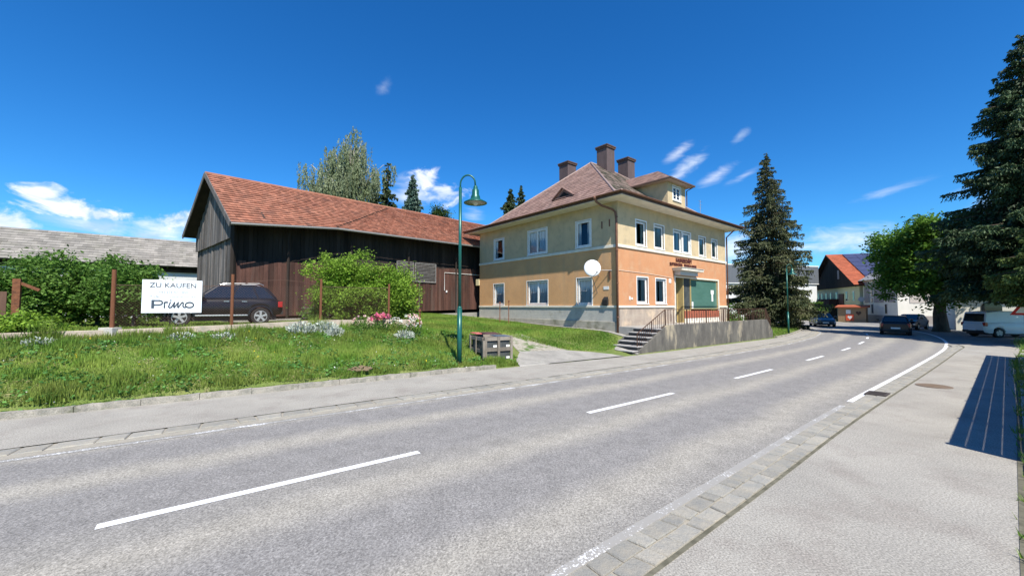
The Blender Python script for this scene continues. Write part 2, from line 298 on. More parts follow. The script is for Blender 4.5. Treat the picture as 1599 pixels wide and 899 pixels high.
flat('side_street', [(22.4, 20.3), (23.8, 19.5), (29, 22.6), (60, 26), (75, 45), (70, 60), (56, 62), (47, 56), (39.4, 41.5), (32.6, 31), (27.5, 25.3), (23.2, 21.4)], -.004, YARD)
PAVE = M('pavement_asphalt', (.288, .273, .243), (.345, .326, .288), scale=.7, rough=.92, bump=.5, bscale=90, fine=.4, fscale=55, stain=((.24, .215, .19), 1.3, .5, .8))
SETTL = offset(WL, .62)
KL = smooth_line(KERB[1:16])
def clipx(P, x0, x1): return [p for p in P if x0 <= p[0] <= x1]
strip('pavement', clipx(KL, -30, 31), [(-24.5, -5.6)]+clipx(SETTL, -23, 29.5)+[(30.7, 42.5)], PAVE, .035, nu=200, nv=3)
SO = [(-10, -5.4), (-4, -.75), (1.12, 3.34), (3.45, 5.19), (5.7, 7.02), (9.2, 9.74), (13.6, 13.1), (18.5, 16.9), (20.9, 18.8), (22.6, 20.1), (24.2, 21.3), (25.2, 22.6)]
WALK = [(-10, -7.95), (-4, -3.2), (4.08, 3.22), (7.16, 5.66), (21.02, 16.6), (26, 20.3), (29, 22.3)]
strip('pavement', SO[:], WALK, PAVE, .035, nu=120, nv=3)
# ---- sett rows (real stones)
SETT = M('granite_sett', (.24, .237, .218), (.315, .292, .245), scale=6, rough=.85, bump=.5, bscale=30, tint=.13, fine=.2, fscale=120)
GROUT = M('joint_mortar', (.27, .25, .21), (.33, .305, .255), scale=8, rough=.95, fine=.25, fscale=100)
def setts(name, line, rows, width, length, z, jit=.012):
    m = MB()
    for r in range(rows):
        a = offset(line, -(r*width)); L = sum((Vector(a[i+1])-Vector(a[i])).length for i in range(len(a)-1)); n = int(L/length)
        cuts = [max(0, min(1, (i+random.uniform(-.24, .24)+.5*(r % 2))/n)) for i in range(n+1)]
        A = resample(a, n+1, cuts); B = resample(offset(line, -((r+1)*width)), n+1, [max(0, min(1, c+random.uniform(-.1, .1)/n)) for c in cuts])
        for i in range(n):
            p, q, s, t = A[i], A[i+1], B[i+1], B[i]; c = (p+q+s+t)/4
            k = [c+(v-c)*.93+Vector((random.uniform(-jit, jit), random.uniform(-jit, jit), 0)) for v in (p, q, s, t)]
            top = [c+(v-c)*.93 for v in k]; zz = z+random.uniform(-.004, .006)
            V = [(v.x, v.y, z-.05) for v in k]+[(v.x, v.y, zz-.012) for v in k]+[(v.x, v.y, zz) for v in top]
            F = [(0, 1, 5, 4), (1, 2, 6, 5), (2, 3, 7, 6), (3, 0, 4, 7), (4, 5, 9, 8), (5, 6, 10, 9), (6, 7, 11, 10), (7, 4, 8, 11), (8, 9, 10, 11)]
            m.add(V, F, random.random())
    o = m.build(name, SETT); o['kind'] = 'structure'
strip('gutter_bed', offset(WL, .64), offset(WL, .06), GROUT, .012, nu=200, nv=1)
setts('sett_row', [p for p in SETTL if -12 < p[0] < 30], 1, .36, .44, .032)
SOX = smooth_line(SO); strip('gutter_bed', [(p[0], p[1]) for p in SOX], offset(SOX, .42), GROUT, .012, nu=140, nv=1)
setts('sett_row', offset(SOX, .405), 2, .195, .27, .032)
DIRT = M('dirt_joint', (.09, .085, .06), (.16, .15, .11), scale=9, rough=1)
strip('pavement_joint', SOX, offset(SOX, -.045), DIRT, .040, nu=140, nv=1)
strip('pavement_joint', offset(WALK, .05), offset(WALK, -.02), DIRT, .040, nu=120, nv=1)
# ---- painted lines
def paint_mat(name, wear):
    m = bpy.data.materials.new(name); m.use_nodes = True; nt = m.node_tree; N = nt.nodes; L = nt.links; b = N['Principled BSDF']; b.inputs['Roughness'].default_value = .7
    tc = N.new('ShaderNodeTexCoord'); n = N.new('ShaderNodeTexNoise'); n.inputs['Scale'].default_value = 55; n.inputs['Detail'].default_value = 5; L.new(tc.outputs['Object'], n.inputs['Vector'])
    n2 = N.new('ShaderNodeTexNoise'); n2.inputs['Scale'].default_value = 2.2; n2.inputs['Detail'].default_value = 3; L.new(tc.outputs['Object'], n2.inputs['Vector'])
    s = N.new('ShaderNodeMath'); s.operation = 'MULTIPLY_ADD'; s.inputs[1].default_value = .7; L.new(n2.outputs[0], s.inputs[0]); L.new(n.outputs[0], s.inputs[2])
    r = N.new('ShaderNodeMapRange'); r.inputs['From Min'].default_value = wear-.05; r.inputs['From Max'].default_value = wear+.05; L.new(s.outputs[0], r.inputs['Value'])
    x = N.new('ShaderNodeMix'); x.data_type = 'RGBA'; x.inputs[6].default_value = (.74, .75, .76, 1); x.inputs[7].default_value = (.29, .28, .26, 1); L.new(r.outputs[0], x.inputs[0]); L.new(x.outputs[2], b.inputs['Base Color']); return m
PNT = paint_mat('road_paint', 1.02); PNW = paint_mat('worn_road_paint', .74); PNX = paint_mat('nearly_gone_road_paint', .70)
def part_line(P, x0, x1):
    P = [Vector((*p, 0)) for p in P]; n = 900; Q = resample(P, n); return [(q.x, q.y) for q in Q if x0 <= q.x <= x1]
def band(P, w, x0, x1, mat, z=.009, nu=60):
    Q = part_line(P, x0, x1); strip('road_marking', offset(Q, w/2), offset(Q, -w/2), mat, z, nu=nu, nv=1)
band(WL, .12, -46, 31, PNW, nu=300)
band(WR, .13, 7.6, 41, PNT, nu=200); band(WR, .12, -30, 7.4, PNX, nu=120)
for x0, x1 in [(-18.4, -15.6), (-11.3, -8.4), (-4.25, -1.36), (1.39, 4.12), (6.75, 9.15), (11.77, 13.9), (16.2, 18.0), (20.2, 21.9), (24, 25.3), (27.3, 28.5)]: band(CT, .125, x0, x1, PNT, nu=20)
# ---- kerb stones on the grass side
KST = M('kerb_concrete', (.22, .21, .18), (.36, .33, .28), scale=5, rough=.95, bump=.8, bscale=18, tint=.12, fine=.3, fscale=60, stain=((.12, .13, .08), 3, .55, .75))
def kerb(name, x0, x1, h):
    Q = part_line(KL, x0, x1); L = sum((Vector(Q[i+1])-Vector(Q[i])).length for i in range(len(Q)-1)); n = max(2, int(L/1.0)+1); A = resample(Q, n); B = resample(offset(Q, .15), n); m = MB()
    for i in range(n-1):
        sub = 5; zt = [h+random.uniform(-.012, .012) for _ in range(sub+1)]
        for k in range(sub):
            a, b, c, d = (A[i].lerp(A[i+1], (k+(.01 if k == 0 else 0))/sub), A[i].lerp(A[i+1], (k+1-(.04 if k == sub-1 else 0))/sub), B[i].lerp(B[i+1], (k+1-(.04 if k == sub-1 else 0))/sub), B[i].lerp(B[i+1], k/sub))
            m.add([(a.x, a.y, -.05), (b.x, b.y, -.05), (c.x, c.y, -.05), (d.x, d.y, -.05), (a.x, a.y, zt[k]), (b.x, b.y, zt[k+1]), (c.x, c.y, zt[k+1]), (d.x, d.y, zt[k])],
                  [(0, 3, 2, 1), (4, 5, 6, 7), (0, 1, 5, 4), (1, 2, 6, 5), (2, 3, 7, 6), (3, 0, 4, 7)], random.random())
    o = m.build(name, KST); o['kind'] = 'structure'
kerb('kerb', -24, -.5, .16); kerb('kerb', 18.2, 30, .13)
# ---- drive, gravel and path by the house
CONC = M('old_concrete', (.24, .23, .21), (.33, .315, .285), scale=1.5, rough=.92, bump=.4, bscale=25, fine=.2, fscale=90, stain=((.2, .2, .17), 2.5, .56, .75))
GRAV = M('gravel', (.22, .20, .15), (.42, .39, .33), scale=9, rough=1, bump=1, bscale=40, fine=.5, fscale=45, stain=((.09, .15, .04), 1.9, .5, .6))
strip('driveway', [(.3, 14.3), (.15, 15.2), (.25, 16.2), (.35, 16.9)], [(4.9, 17.3), (4.4, 17.6), (3.5, 17.75), (2.2, 17.7)], CONC, 0, nu=16, nv=12, drape=.03)
strip('gravel_patch', [(.3, 16.8), (0, 18), (-.5, 19.8)], [(2.6, 17.75), (1.6, 18.6), (.5, 20.4)], GRAV, 0, nu=14, nv=8, drape=.02)
HO = Vector((5.73, 21.3, 0)); HTH = math.atan2(.6353, .7723)
def hw(x, y): c, s = math.cos(HTH), math.sin(HTH); return (HO.x+x*c-y*s, HO.y+x*s+y*c)
strip('path', [hw(-.55, -1.2), hw(-.5, 4), hw(-.45, 13.2)], [hw(0.1, -.9), hw(0.1, 4), hw(.1, 13.2)], CONC, 0, nu=20, nv=2, drape=.035)
strip('path', [hw(-2.3, -2.6), hw(-2.6, -1.5), hw(-.7, -.9)], [hw(0, -2.0), hw(0, -1.2), hw(.3, .1)], CONC, 0, nu=10, nv=4, drape=.03)
# ------------------------------------------------------------------ roof tiles
def tiles(m, TL, TR, BR, BL, rh, cw, lift=.03, gap=.004, base=True, jit=.006):
    TL, TR, BR, BL = map(Vector, (TL, TR, BR, BL)); nrm = (BR-BL).cross(TL-BL)
    if nrm.length < 1e-6: nrm = (BR-BL).cross(TR-BR)
    nrm.normalize()
    if nrm.z < 0: nrm = -nrm
    H = max(((TL+TR)/2-(BL+BR)/2).length, .01); n = max(1, round(H/rh))
    for i in range(n):
        v0, v1 = i/n, (i+1)/n; l0, r0 = BL.lerp(TL, v0), BR.lerp(TR, v0); l1, r1 = BL.lerp(TL, v1), BR.lerp(TR, v1)
        L0 = (r0-l0).length; u = (r0-l0)/L0; e1 = r1-l1; q1 = max(e1.dot(e1), 1e-9)
        def top(p): return l1+e1*min(1, max(0, (p-l1).dot(e1)/q1))
        s = -cw*(.5*(i % 2)+random.uniform(0, .08))
        while s < L0:
            e = s+cw; x0, x1 = max(s, 0), min(e-gap, L0)
            if x1-x0 > .01:
                dz = nrm*(lift+random.uniform(-jit, jit)); dz2 = nrm*(lift+random.uniform(-jit, jit)); a, b = l0+u*x0, l0+u*x1
                p = [a+dz, b+dz2, top(b)+nrm*.006, top(a)+nrm*.006, a, b]
                m.add([tuple(q) for q in p], [(0, 1, 2, 3), (4, 5, 1, 0)], random.random())
            s = e
def slab(m, TL, TR, BR, BL, th=.06, drop=.01):
    P = [Vector(p) for p in (TL, TR, BR, BL)]; n = (P[2]-P[3]).cross(P[0]-P[3])
    if n.length < 1e-6: n = (P[2]-P[3]).cross(P[1]-P[2])
    n.normalize(); n = n if n.z > 0 else -n
    a = [p-n*drop for p in P]; b = [p-n*(drop+th) for p in P]
    m.add([tuple(q) for q in a+b], [(0, 1, 2, 3), (7, 6, 5, 4), (0, 4, 5, 1), (1, 5, 6, 2), (2, 6, 7, 3), (3, 7, 4, 0)])
# ------------------------------------------------------------------ main house
WHITE = M('white_paint', (.80, .80, .78), (.70, .70, .68), scale=3, rough=.5, fine=.04)
CREAM = M('cream_plaster', (.74, .70, .60), (.62, .58, .49), scale=2, rough=.85, bump=.2, bscale=60)
OCHRE = M('ochre_plaster', (.56, .44, .27), (.49, .385, .24), scale=1.1, rough=.92, bump=.9, bscale=22, fine=.1, fscale=40, stain=((.40, .33, .22), 2.2, .5, .8), streak=((.40, .33, .22), 1.6, .52, .85))
ORANGE = M('orange_plaster', (.55, .27, .135), (.50, .235, .115), scale=.9, rough=.92, bump=1, bscale=20, fine=.1, fscale=40, stain=((.54, .34, .20), 2.0, .5, .8), streak=((.44, .23, .13), 1.6, .54, .85))
APRICOT = M('apricot_plaster', (.62, .355, .17), (.54, .305, .145), scale=.9, rough=.92, bump=1, bscale=20, fine=.1, fscale=40, stain=((.46, .29, .17), 2.0, .55, .85), streak=((.43, .29, .17), 1.6, .54, .85))
GREYP = M('grey_plinth_plaster', (.40, .39, .36), (.48, .46, .41), scale=2, rough=.95, bump=.9, bscale=30, fine=.15, fscale=60, stain=((.26, .25, .21), 1.5, .56, .8))
BROWNP = M('weathered_plinth_plaster', (.30, .24, .20), (.42, .35, .28), scale=1.6, rough=.95, bump=.9, bscale=30, stain=((.55, .43, .31), 1.0, .48, .62))
LOWC = M('stained_concrete', (.30, .28, .23), (.42, .39, .31), scale=2, rough=.95, bump=.8, bscale=20, stain=((.13, .13, .08), 1.6, .5, .72))
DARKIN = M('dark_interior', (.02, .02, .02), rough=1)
CURT = M('net_curtain', (.62, .65, .68), (.45, .48, .50), scale=8, rough=.9, stretch=(1, 1, .1))
GLASS = glass_mat('window_glass')
CURT2 = M('white_curtain', (.62, .66, .64), (.42, .47, .46), scale=8, rough=.9, stretch=(1, 1, .1), trans=.2)
COPPER = M('brown_copper', (.155, .075, .05), (.22, .11, .07), scale=6, rough=.5, metal=.3)
BRFASC = M('brown_fascia', (.085, .05, .04), (.12, .075, .055), scale=6, rough=.7)
SHING = M('mauve_shingle', (.20, .122, .102), (.265, .172, .142), scale=1.5, rough=.85, tint=.22, bump=.3, bscale=40, stain=((.17, .12, .11), 1.2, .5, .8))
SHINGM = M('mossy_shingle', (.16, .12, .10), (.24, .18, .155), scale=2, rough=.95, tint=.3, bump=.6, bscale=25, stain=((.055, .055, .035), 2.2, .47, .56))
CHIMC = M('chimney_cladding', (.095, .068, .066), (.13, .094, .092), scale=3, rough=.7, stretch=(1, 1, .3))
house = empty('shop_house', (HO.x, HO.y, 0), HTH, 'two storey house, ochre above and orange below, under a mauve hipped roof with three chimneys', 'house')
TR_ = lambda a, d, z: (a, -d, z)
TL_ = lambda a, d, z: (-d, a, z)
HL, HD = 13.5, 13.05
def facade(m, T, L, z0, z1, holes, depth=.16, d=0):
    xs = sorted({0, L, *[h[0] for h in holes], *[h[1] for h in holes]}); zs = sorted({z0, z1, *[h[2] for h in holes], *[h[3] for h in holes]})
    zs = [z for z in zs if z0 <= z <= z1]
    for i in range(len(xs)-1):
        for j in range(len(zs)-1):
            cx, cz = (xs[i]+xs[i+1])/2, (zs[j]+zs[j+1])/2
            if any(h[0] < cx < h[1] and h[2] < cz < h[3] for h in holes): continue
            m.add([T(xs[i], d, zs[j]), T(xs[i+1], d, zs[j]), T(xs[i+1], d, zs[j+1]), T(xs[i], d, zs[j+1])], [(0, 1, 2, 3)])
    for a0, a1, b0, b1 in holes:
        c0, c1 = max(b0, z0), min(b1, z1)
        if c1 <= c0: continue
        for q in ([(a0, c0), (a0, c1)], [(a1, c0), (a1, c1)], [(a0, c0), (a1, c0)], [(a0, c1), (a1, c1)]):
            (p0, p1) = q; m.add([T(p0[0], d, p0[1]), T(p1[0], d, p1[1]), T(p1[0], -depth, p1[1]), T(p0[0], -depth, p0[1])], [(0, 1, 2, 3)])
def window(T, a0, a1, z0, z1, sash=1, rec=.09, curtain=.6, trim=.05, sill=True, parent=house, bar=None, lab=None):
    f = MB(T); t = trim; fw = .07
    # white surround standing proud of plaster
    f.box(a0-t, a0, -rec-.05, .012, z0, z1+t); f.box(a1, a1+t, -rec-.05, .012, z0, z1+t); f.box(a0, a1, -rec-.05, .012, z1, z1+t)
    # outer frame
    f.box(a0, a0+fw, -rec-.05, -rec, z0, z1); f.box(a1-fw, a1, -rec-.05, -rec, z0, z1); f.box(a0+fw, a1-fw, -rec-.05, -rec, z1-fw, z1); f.box(a0+fw, a1-fw, -rec-.05, -rec, z0, z0+fw)
    w = (a1-a0-2*fw)/sash
    for k in range(sash):
        b0 = a0+fw+k*w; b1 = b0+w; s = .06
        f.box(b0, b0+s, -rec-.04, -rec+.015, z0+fw, z1-fw); f.box(b1-s, b1, -rec-.04, -rec+.015, z0+fw, z1-fw); f.box(b0+s, b1-s, -rec-.04, -rec+.015, z1-fw-s, z1-fw); f.box(b0+s, b1-s, -rec-.04, -rec+.015, z0+fw, z0+fw+s)
        if bar:
            for q in range(1, bar): zz = z0+(z1-z0)*q/bar; f.box(b0+s, b1-s, -rec-.03, -rec+.01, zz-.012, zz+.012)
    o = f.build('window', WHITE, parent, bevel=.004)
    if lab: o['label'] = lab
    g = MB(T); tl = (z1-z0)*(.085 if T is TL_ else .01); g.add([(a0+fw, -rec-.008, z0+fw), (a1-fw, -rec-.008, z0+fw), (a1-fw, -rec-.008-tl, z1-fw), (a0+fw, -rec-.008-tl, z1-fw)], [(3, 2, 1, 0) if T is TL_ else (0, 1, 2, 3)]); g.build('pane', GLASS, o, recalc=False)
    if curtain:
        for (c0, c1) in ([(a0+.04, a0+.04+(a1-a0)*curtain*.5), (a1-.04-(a1-a0)*curtain*.5, a1-.04)]):
            c = MB(T); n = 16; P = [(c0+(c1-c0)*i/n, -rec-.09+.02*math.sin(i*2.1), 0) for i in range(n+1)]
            for i in range(n): p, q = P[i], P[i+1]; c.add([(p[0], p[1], z0+.02), (q[0], q[1], z0+.02), (q[0], q[1], z1-.02), (p[0], p[1], z1-.02)], [(0, 1, 2, 3)])
            c.build('curtain', CURT2 if T is TR_ else CURT, o)
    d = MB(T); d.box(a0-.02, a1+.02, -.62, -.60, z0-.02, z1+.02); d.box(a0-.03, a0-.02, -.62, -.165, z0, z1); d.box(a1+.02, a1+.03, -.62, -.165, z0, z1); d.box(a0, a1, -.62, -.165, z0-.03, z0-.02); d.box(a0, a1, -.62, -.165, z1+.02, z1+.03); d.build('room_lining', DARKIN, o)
    if sill:
        s = MB(T); s.box(a0-.06, a1+.06, -rec, .06, z0-.05, z0-.003); s.build('window_sill', WHITE, o, bevel=.004)
    return o
LU = [(9.95, 11.15, 5.66, 7.22), (5.45, 7.3, 5.66, 7.3), (1.85, 2.98, 5.66, 7.22)]; LLo = [(9.95, 11.2, 2.29, 3.85), (5.4, 7.4, 2.29, 3.88), (1.8, 2.95, 2.29, 3.85)]
RU = [(1.72, 2.74, 5.66, 7.1), (3.65, 4.7, 5.66, 7.1), (5.9, 6.9, 5.66, 7.05), (7.1, 8.1, 5.66, 7.05), (9.3, 10.25, 5.66, 7.0), (11.25, 12.1, 5.66, 7.0)]; RLo = [(1.75, 2.85, 2.35, 3.85), (3.7, 4.85, 2.35, 3.85)]
SHOP = (5.95, 12.05, 1.15, 4.03)
def house_walls():
    m = MB(); facade(m, TR_, HL, 5.5, 7.95, RU); facade(m, TL_, HD, 5.5, 7.95, LU)
    m.add([(HL, 0, 5.5), (HL, HD, 5.5), (HL, HD, 7.95), (HL, 0, 7.95)], [(0, 1, 2, 3)]); m.add([(0, HD, 5.5), (HL, HD, 5.5), (HL, HD, 7.95), (0, HD, 7.95)], [(0, 1, 2, 3)])
    m.build('upper_wall', OCHRE, house, recalc=False)
    m = MB(); facade(m, TR_, HL, 2.2, 5.5, RLo+[SHOP]); m.add([(HL, 0, 2.2), (HL, HD, 2.2), (HL, HD, 5.5), (HL, 0, 5.5)], [(0, 1, 2, 3)]); m.build('lower_wall', ORANGE, house, recalc=False)
    m = MB(); facade(m, TL_, HD, 2.2, 5.5, LLo); m.add([(0, HD, 2.2), (HL, HD, 2.2), (HL, HD, 5.5), (0, HD, 5.5)], [(0, 1, 2, 3)]); m.build('lower_wall', APRICOT, house, recalc=False)['label'] = 'apricot side wall with satellite dish shadow'
    m = MB(); facade(m, TR_, HL, .3, 2.2, [SHOP]); m.build('plinth', BROWNP, house, recalc=False)['label'] = 'brown weathered plinth behind the terrace'
    m = MB(TL_); m.box(0, HD, -.1, .02, .3, 2.2); m.build('plinth', GREYP, house); m = MB(TL_); m.box(-.03, HD, .02, .10, .2, 1.36); m.build('footing', LOWC, house, bevel=.01)
    b = MB(); b.T = TR_; b.box(-.07, HL+.07, 0, .07, 5.40, 5.56); b.build('belt_course', CREAM, house, bevel=.012); b = MB(TL_); b.box(-.002, HD, 0, .07, 5.40, 5.56); b.build('belt_course', CREAM, house, bevel=.012)
    b = MB(); b.T = TR_; b.box(-.07, 5.8, 0, .06, 2.12, 2.235); b.build('belt_course', CREAM, house, bevel=.01); b = MB(TR_); b.box(12.2, HL+.06, 0, .06, 2.12, 2.235); b.build('belt_course', CREAM, house, bevel=.01); b = MB(TL_); b.box(-.002, HD, 0, .07, 2.12, 2.235); b.build('belt_course', CREAM, house, bevel=.01)
house_walls()
for i, (a0, a1, z0, z1) in enumerate(LU): window(TL_, a0, a1, z0, z1, 2 if i == 1 else 1, rec=.03, curtain=1 if i == 1 else .5)
for i, (a0, a1, z0, z1) in enumerate(LLo): window(TL_, a0, a1, z0, z1, 2 if i == 1 else 1, rec=.11, curtain=.95)
for i, (a0, a1, z0, z1) in enumerate(RU): window(TR_, a0, a1, z0, z1, 1, rec=.08, curtain=[.6, .9, .8, .9, .85, .7][i], trim=.08)
for i, (a0, a1, z0, z1) in enumerate(RLo): window(TR_, a0, a1, z0, z1, 1, rec=.10, curtain=.75, trim=.06)
def house_roof():
    ov = .92; ze = 8.14; q = .55; zq = 8.66; zr = 13.2; rx0, rx1, ry = 5.8, 7.75, 6.52
    E = [(-ov, -ov, ze), (HL+ov, -ov, ze), (HL+ov, HD+ov, ze), (-ov, HD+ov, ze)]
    Q = [(q, q, zq), (HL-q, q, zq), (HL-q, HD-q, zq), (q, HD-q, zq)]; A, B = (rx0, ry, zr), (rx1, ry, zr)
    sl_ = MB(); t1 = MB(); t2 = MB()
    for i, (k, l) in enumerate(((0, 1), (1, 2), (2, 3), (3, 0))):
        top = {0: (A, B), 1: (B, B), 2: (B, A), 3: (A, A)}[i]
        slab(sl_, Q[k], Q[l], E[l], E[k]); slab(sl_, top[0], top[1], Q[l], Q[k])
        m = t2 if i in (0, 1) else t1
        tiles(m, Q[k], Q[l], E[l], E[k], .3, .33, .022); tiles(m, top[0], top[1], Q[l], Q[k], .3, .33, .022)
    r = sl_.build('roof', BRFASC, house); t1.build('shingles', SHING, r, recalc=False); t2.build('shingles', SHINGM, r, recalc=False)['label'] = 'moss blotched shingles on the street side'
    c = MB()
    for k, top in ((0, A), (1, B), (2, B), (3, A)): c.tube([E[k], Q[k], top], [.07, .07, .07], 8)
    c.tube([A, B], .08, 8); c.build('hip_cap', M('hip_metal', (.26, .19, .17), (.33, .25, .22), scale=4, rough=.6), r, smooth=True)
    s = MB(); s.box(-ov+.03, HL+ov-.03, -ov+.03, HD+ov-.03, 7.93, 7.99); s.build('soffit', CREAM, house)
    f = MB(); w = .03
    f.box(-ov, HL+ov, -ov, -ov+w, 7.96, ze-.02); f.box(-ov, HL+ov, HD+ov-w, HD+ov, 7.96, ze-.02); f.box(-ov, -ov+w, -ov+w, HD+ov-w, 7.96, ze-.02); f.box(HL+ov-w, HL+ov, -ov+w, HD+ov-w, 7.96, ze-.02); f.build('fascia', BRFASC, house)
    g = MB()
    def gutter(p, q_):
        p = Vector(p); q_ = Vector(q_); d = (q_-p).normalized(); n = Vector((d.y, -d.x, 0)); V = []
        for e in (p, q_):
            for k in range(9): t = math.pi*k/8; V.append(tuple(e+n*(-.07*math.cos(t))+Vector((0, 0, -.075*math.sin(t)))))
            for k in range(9): t = math.pi*(8-k)/8; V.append(tuple(e+n*(-.06*math.cos(t))+Vector((0, 0, -.065*math.sin(t)))))
        g.add(V, [(k, (k+1) % 18, 18+(k+1) % 18, 18+k) for k in range(18)])
    go = ov+.075
    gutter((-go, -go, ze), (HL+go, -go, ze)); gutter((-go, HD+go, ze), (-go, -go, ze)); gutter((HL+go, -go, ze), (HL+go, HD+go, ze)); gutter((HL+go, HD+go, ze), (-go, HD+go, ze)); g.build('gutter', COPPER, house, smooth=True)
    d = MB(); d.tube([(-go+.02, .75, ze-.06), (-go+.02, .72, 7.98), (-go+.05, .7, 7.86), (-.7, .55, 7.66), (-.22, .17, 7.45), (-.10, .08, 7.3), (-.10, .02, 6.9), (-.10, .0, .75)], .062, 12)
    d.lathe([(.085, 7.95), (.11, 8.02), (.13, 8.14)], (-go+.02, .75, 0), 12)
    for z in (7.0, 5.2, 3.4, 1.6): d.lathe([(.075, z), (.075, z+.05)], (-.10, .0, 0), 12)
    d.build('downpipe', COPPER, house, smooth=True)
    d = MB(); d.tube([(HL+.5, -.6, ze-.08), (HL+.3, -.3, 7.7), (HL+.08, -.08, 7.4), (HL+.08, -.08, 1.1)], .05, 10); d.build('downpipe', COPPER, house, smooth=True)
    # chimneys
    for x, y, w, zt in ((6.95, 6.0, .48, 14.55), (9.9, 6.15, .48, 14.3), (6.7, 9.75, .5, 14.25)):
        z0 = 10.4; c = MB(); c.box(x-w, x+w, y-w, y+w, z0, zt-.22)
        o = c.build('chimney', CHIMC, house, bevel=.01); c = MB(); c.box(x-w-.07, x+w+.07, y-w-.07, y+w+.07, zt-.22, zt-.12); c.box(x-w-.1, x+w+.1, y-w-.1, y+w+.1, zt-.1, zt); c.box(x-w+.1, x+w-.1, y-w+.1, y+w-.1, zt-.14, zt-.08); c.build('chimney_cap', BRFASC, o, bevel=.01)
    # street dormer
    x0, x1, yf = 5.85, 8.15, .32; zt = 10.28; sl2 = (zr-zq)/(ry-q)
    def rz(y): return zq+(y-q)*sl2
    yb = q+(zt-zq)/sl2
    d = MB(); wx0, wx1, wz0, wz1 = 6.5, 7.5, 9.15, 10.1
    facade(d, lambda a, dd, z: (a, yf-dd, z), 0, 0, 0, []) if False else None
    for a0, a1, b0, b1 in ((x0, wx0, 8.5, zt), (wx1, x1, 8.5, zt), (wx0, wx1, 8.5, wz0), (wx0, wx1, wz1, zt)): d.box(a0, a1, yf, yf+.15, b0, b1)
    for x in (x0, x1-.1): d.add([(x, yf+.15, 8.5), (x, yb+.2, zt), (x, yf+.15, zt), (x+.1, yf+.15, 8.5), (x+.1, yb+.2, zt), (x+.1, yf+.15, zt)], [(0, 1, 2), (3, 5, 4), (0, 3, 4, 1), (1, 4, 5, 2), (2, 5, 3, 0)])
    do = d.build('dormer', OCHRE, house); window(lambda a, dd, z: (a, yf-dd, z), wx0, wx1, wz0, wz1, 2, rec=.04, curtain=0, trim=.07, sill=True, parent=do, bar=3)
    o_ = .42; zE = zt+.08; ex0, ex1, ey = x0-o_, x1+o_, yf-o_; cx = (x0+x1)/2; zR = zE+1.15; hy = ey+1.75
    yR = q+(zR-zq)/sl2+.1; yE = q+(zE-zq)/sl2+.1
    t = MB(); s_ = MB()
    for P in (((cx, hy, zR), (cx, hy, zR), (ex1, ey, zE), (ex0, ey, zE)), ((cx, yR, zR), (cx, hy, zR), (ex0, ey, zE), (ex0, yE, zE)), ((cx, hy, zR), (cx, yR, zR), (ex1, yE, zE), (ex1, ey, zE))):
        tiles(t, *P, .28, .3, .02); slab(s_, *P)
    s_.box(ex0+.02, ex1-.02, ey+.02, yf+.02, zt-.0, zt+.05); s_.box(ex0+.02, x0, yf+.03, yb+.4, zt, zt+.05); s_.box(x1, ex1-.02, yf+.03, yb+.4, zt, zt+.05)
    ro = s_.build('dormer_roof', M('dormer_soffit', (.42, .33, .28), (.5, .4, .33), rough=.8), do); t.build('shingles', SHING, ro, recalc=False)
    f = MB(); f.box(ex0, ex1, ey-.06, ey, zt-.0, zE+.02); f.box(ex0-.06, ex0, ey-.06, yE, zt, zE+.02); f.box(ex1, ex1+.06, ey-.06, yE, zt, zE+.02); f.build('fascia', BRFASC, ro)
    f = MB(); f.tube([(ex1, ey+.1, zt), (x1+.1, yf-.05, zt-.25), (x1+.1, yf-.05, 9.0)], .035, 8); f.build('downpipe', BRFASC, do)
    # triangular vent on the side slope, faces -x
    vy, vx, w = 5.35, 1.5, .95; vz = zq+(vx-q)*(zr-zq)/(rx0-q); h = .62; sx = (zr-zq)/(rx0-q); bx = vx+h/sx
    v = MB(); v.add([(vx, vy-w, vz), (vx, vy+w, vz), (vx, vy, vz+h), (bx, vy, vz+h)], [(0, 1, 2), (0, 2, 3), (1, 3, 2)]); 
    vo = v.build('roof_vent', SHING, house); v = MB(); v.add([(vx-.012, vy-w*.62, vz+.04), (vx-.012, vy+w*.62, vz+.04), (vx-.012, vy, vz+h*.66)], [(0, 1, 2)]); v.build('louvre', DARKIN, vo)
    v = MB()
    for s in (-1, 1): v.beam((vx-.1, vy+s*w*1.06, vz-.02), (vx-.1, vy, vz+h+.05), .2, .04)
    v.beam((vx-.06, vy-w, vz+.01), (vx-.06, vy+w, vz+.01), .12, .06); v.build('vent_trim', SHING, vo)
    a = MB(); a.tube([(12.2, 1.2, 9.0), (12.2, 1.2, 10.3)], .02, 6)
    for z in (9.7, 9.95, 10.2): a.tube([(11.9, 1.2, z), (12.5, 1.2, z)], .01, 5)
    a.build('aerial', M('aerial_metal', (.5, .5, .5), rough=.4, metal=.7), house)
house_roof()
def text(body, size, mat, parent, M4, ext=.01, off=0, sx=1, shear=0, name='lettering', align='CENTER', spacing=1):
    c = bpy.data.curves.new(name, 'FONT'); c.body = body; c.size = size; c.extrude = ext; c.offset = off; c.align_x = align; c.shear = shear; c.space_character = spacing; c.resolution_u = 4
    t = bpy.data.objects.new(name, c); COL.objects.link(t); dg = bpy.context.evaluated_depsgraph_get(); dg.update(); me = bpy.data.meshes.new_from_object(t.evaluated_get(dg)); bpy.data.objects.remove(t)
    me.name = name; me.materials.clear(); me.materials.append(mat); me.transform(Matrix.Diagonal((sx, 1, 1, 1))); me.transform(M4); o = bpy.data.objects.new(name, me); COL.objects.link(o); o.parent = parent; return o
SHOPG = M('shop_glass_blind', (.065, .15, .12), (.085, .185, .15), scale=.7, rough=.12, spec=.6, stretch=(1, 1, 3))
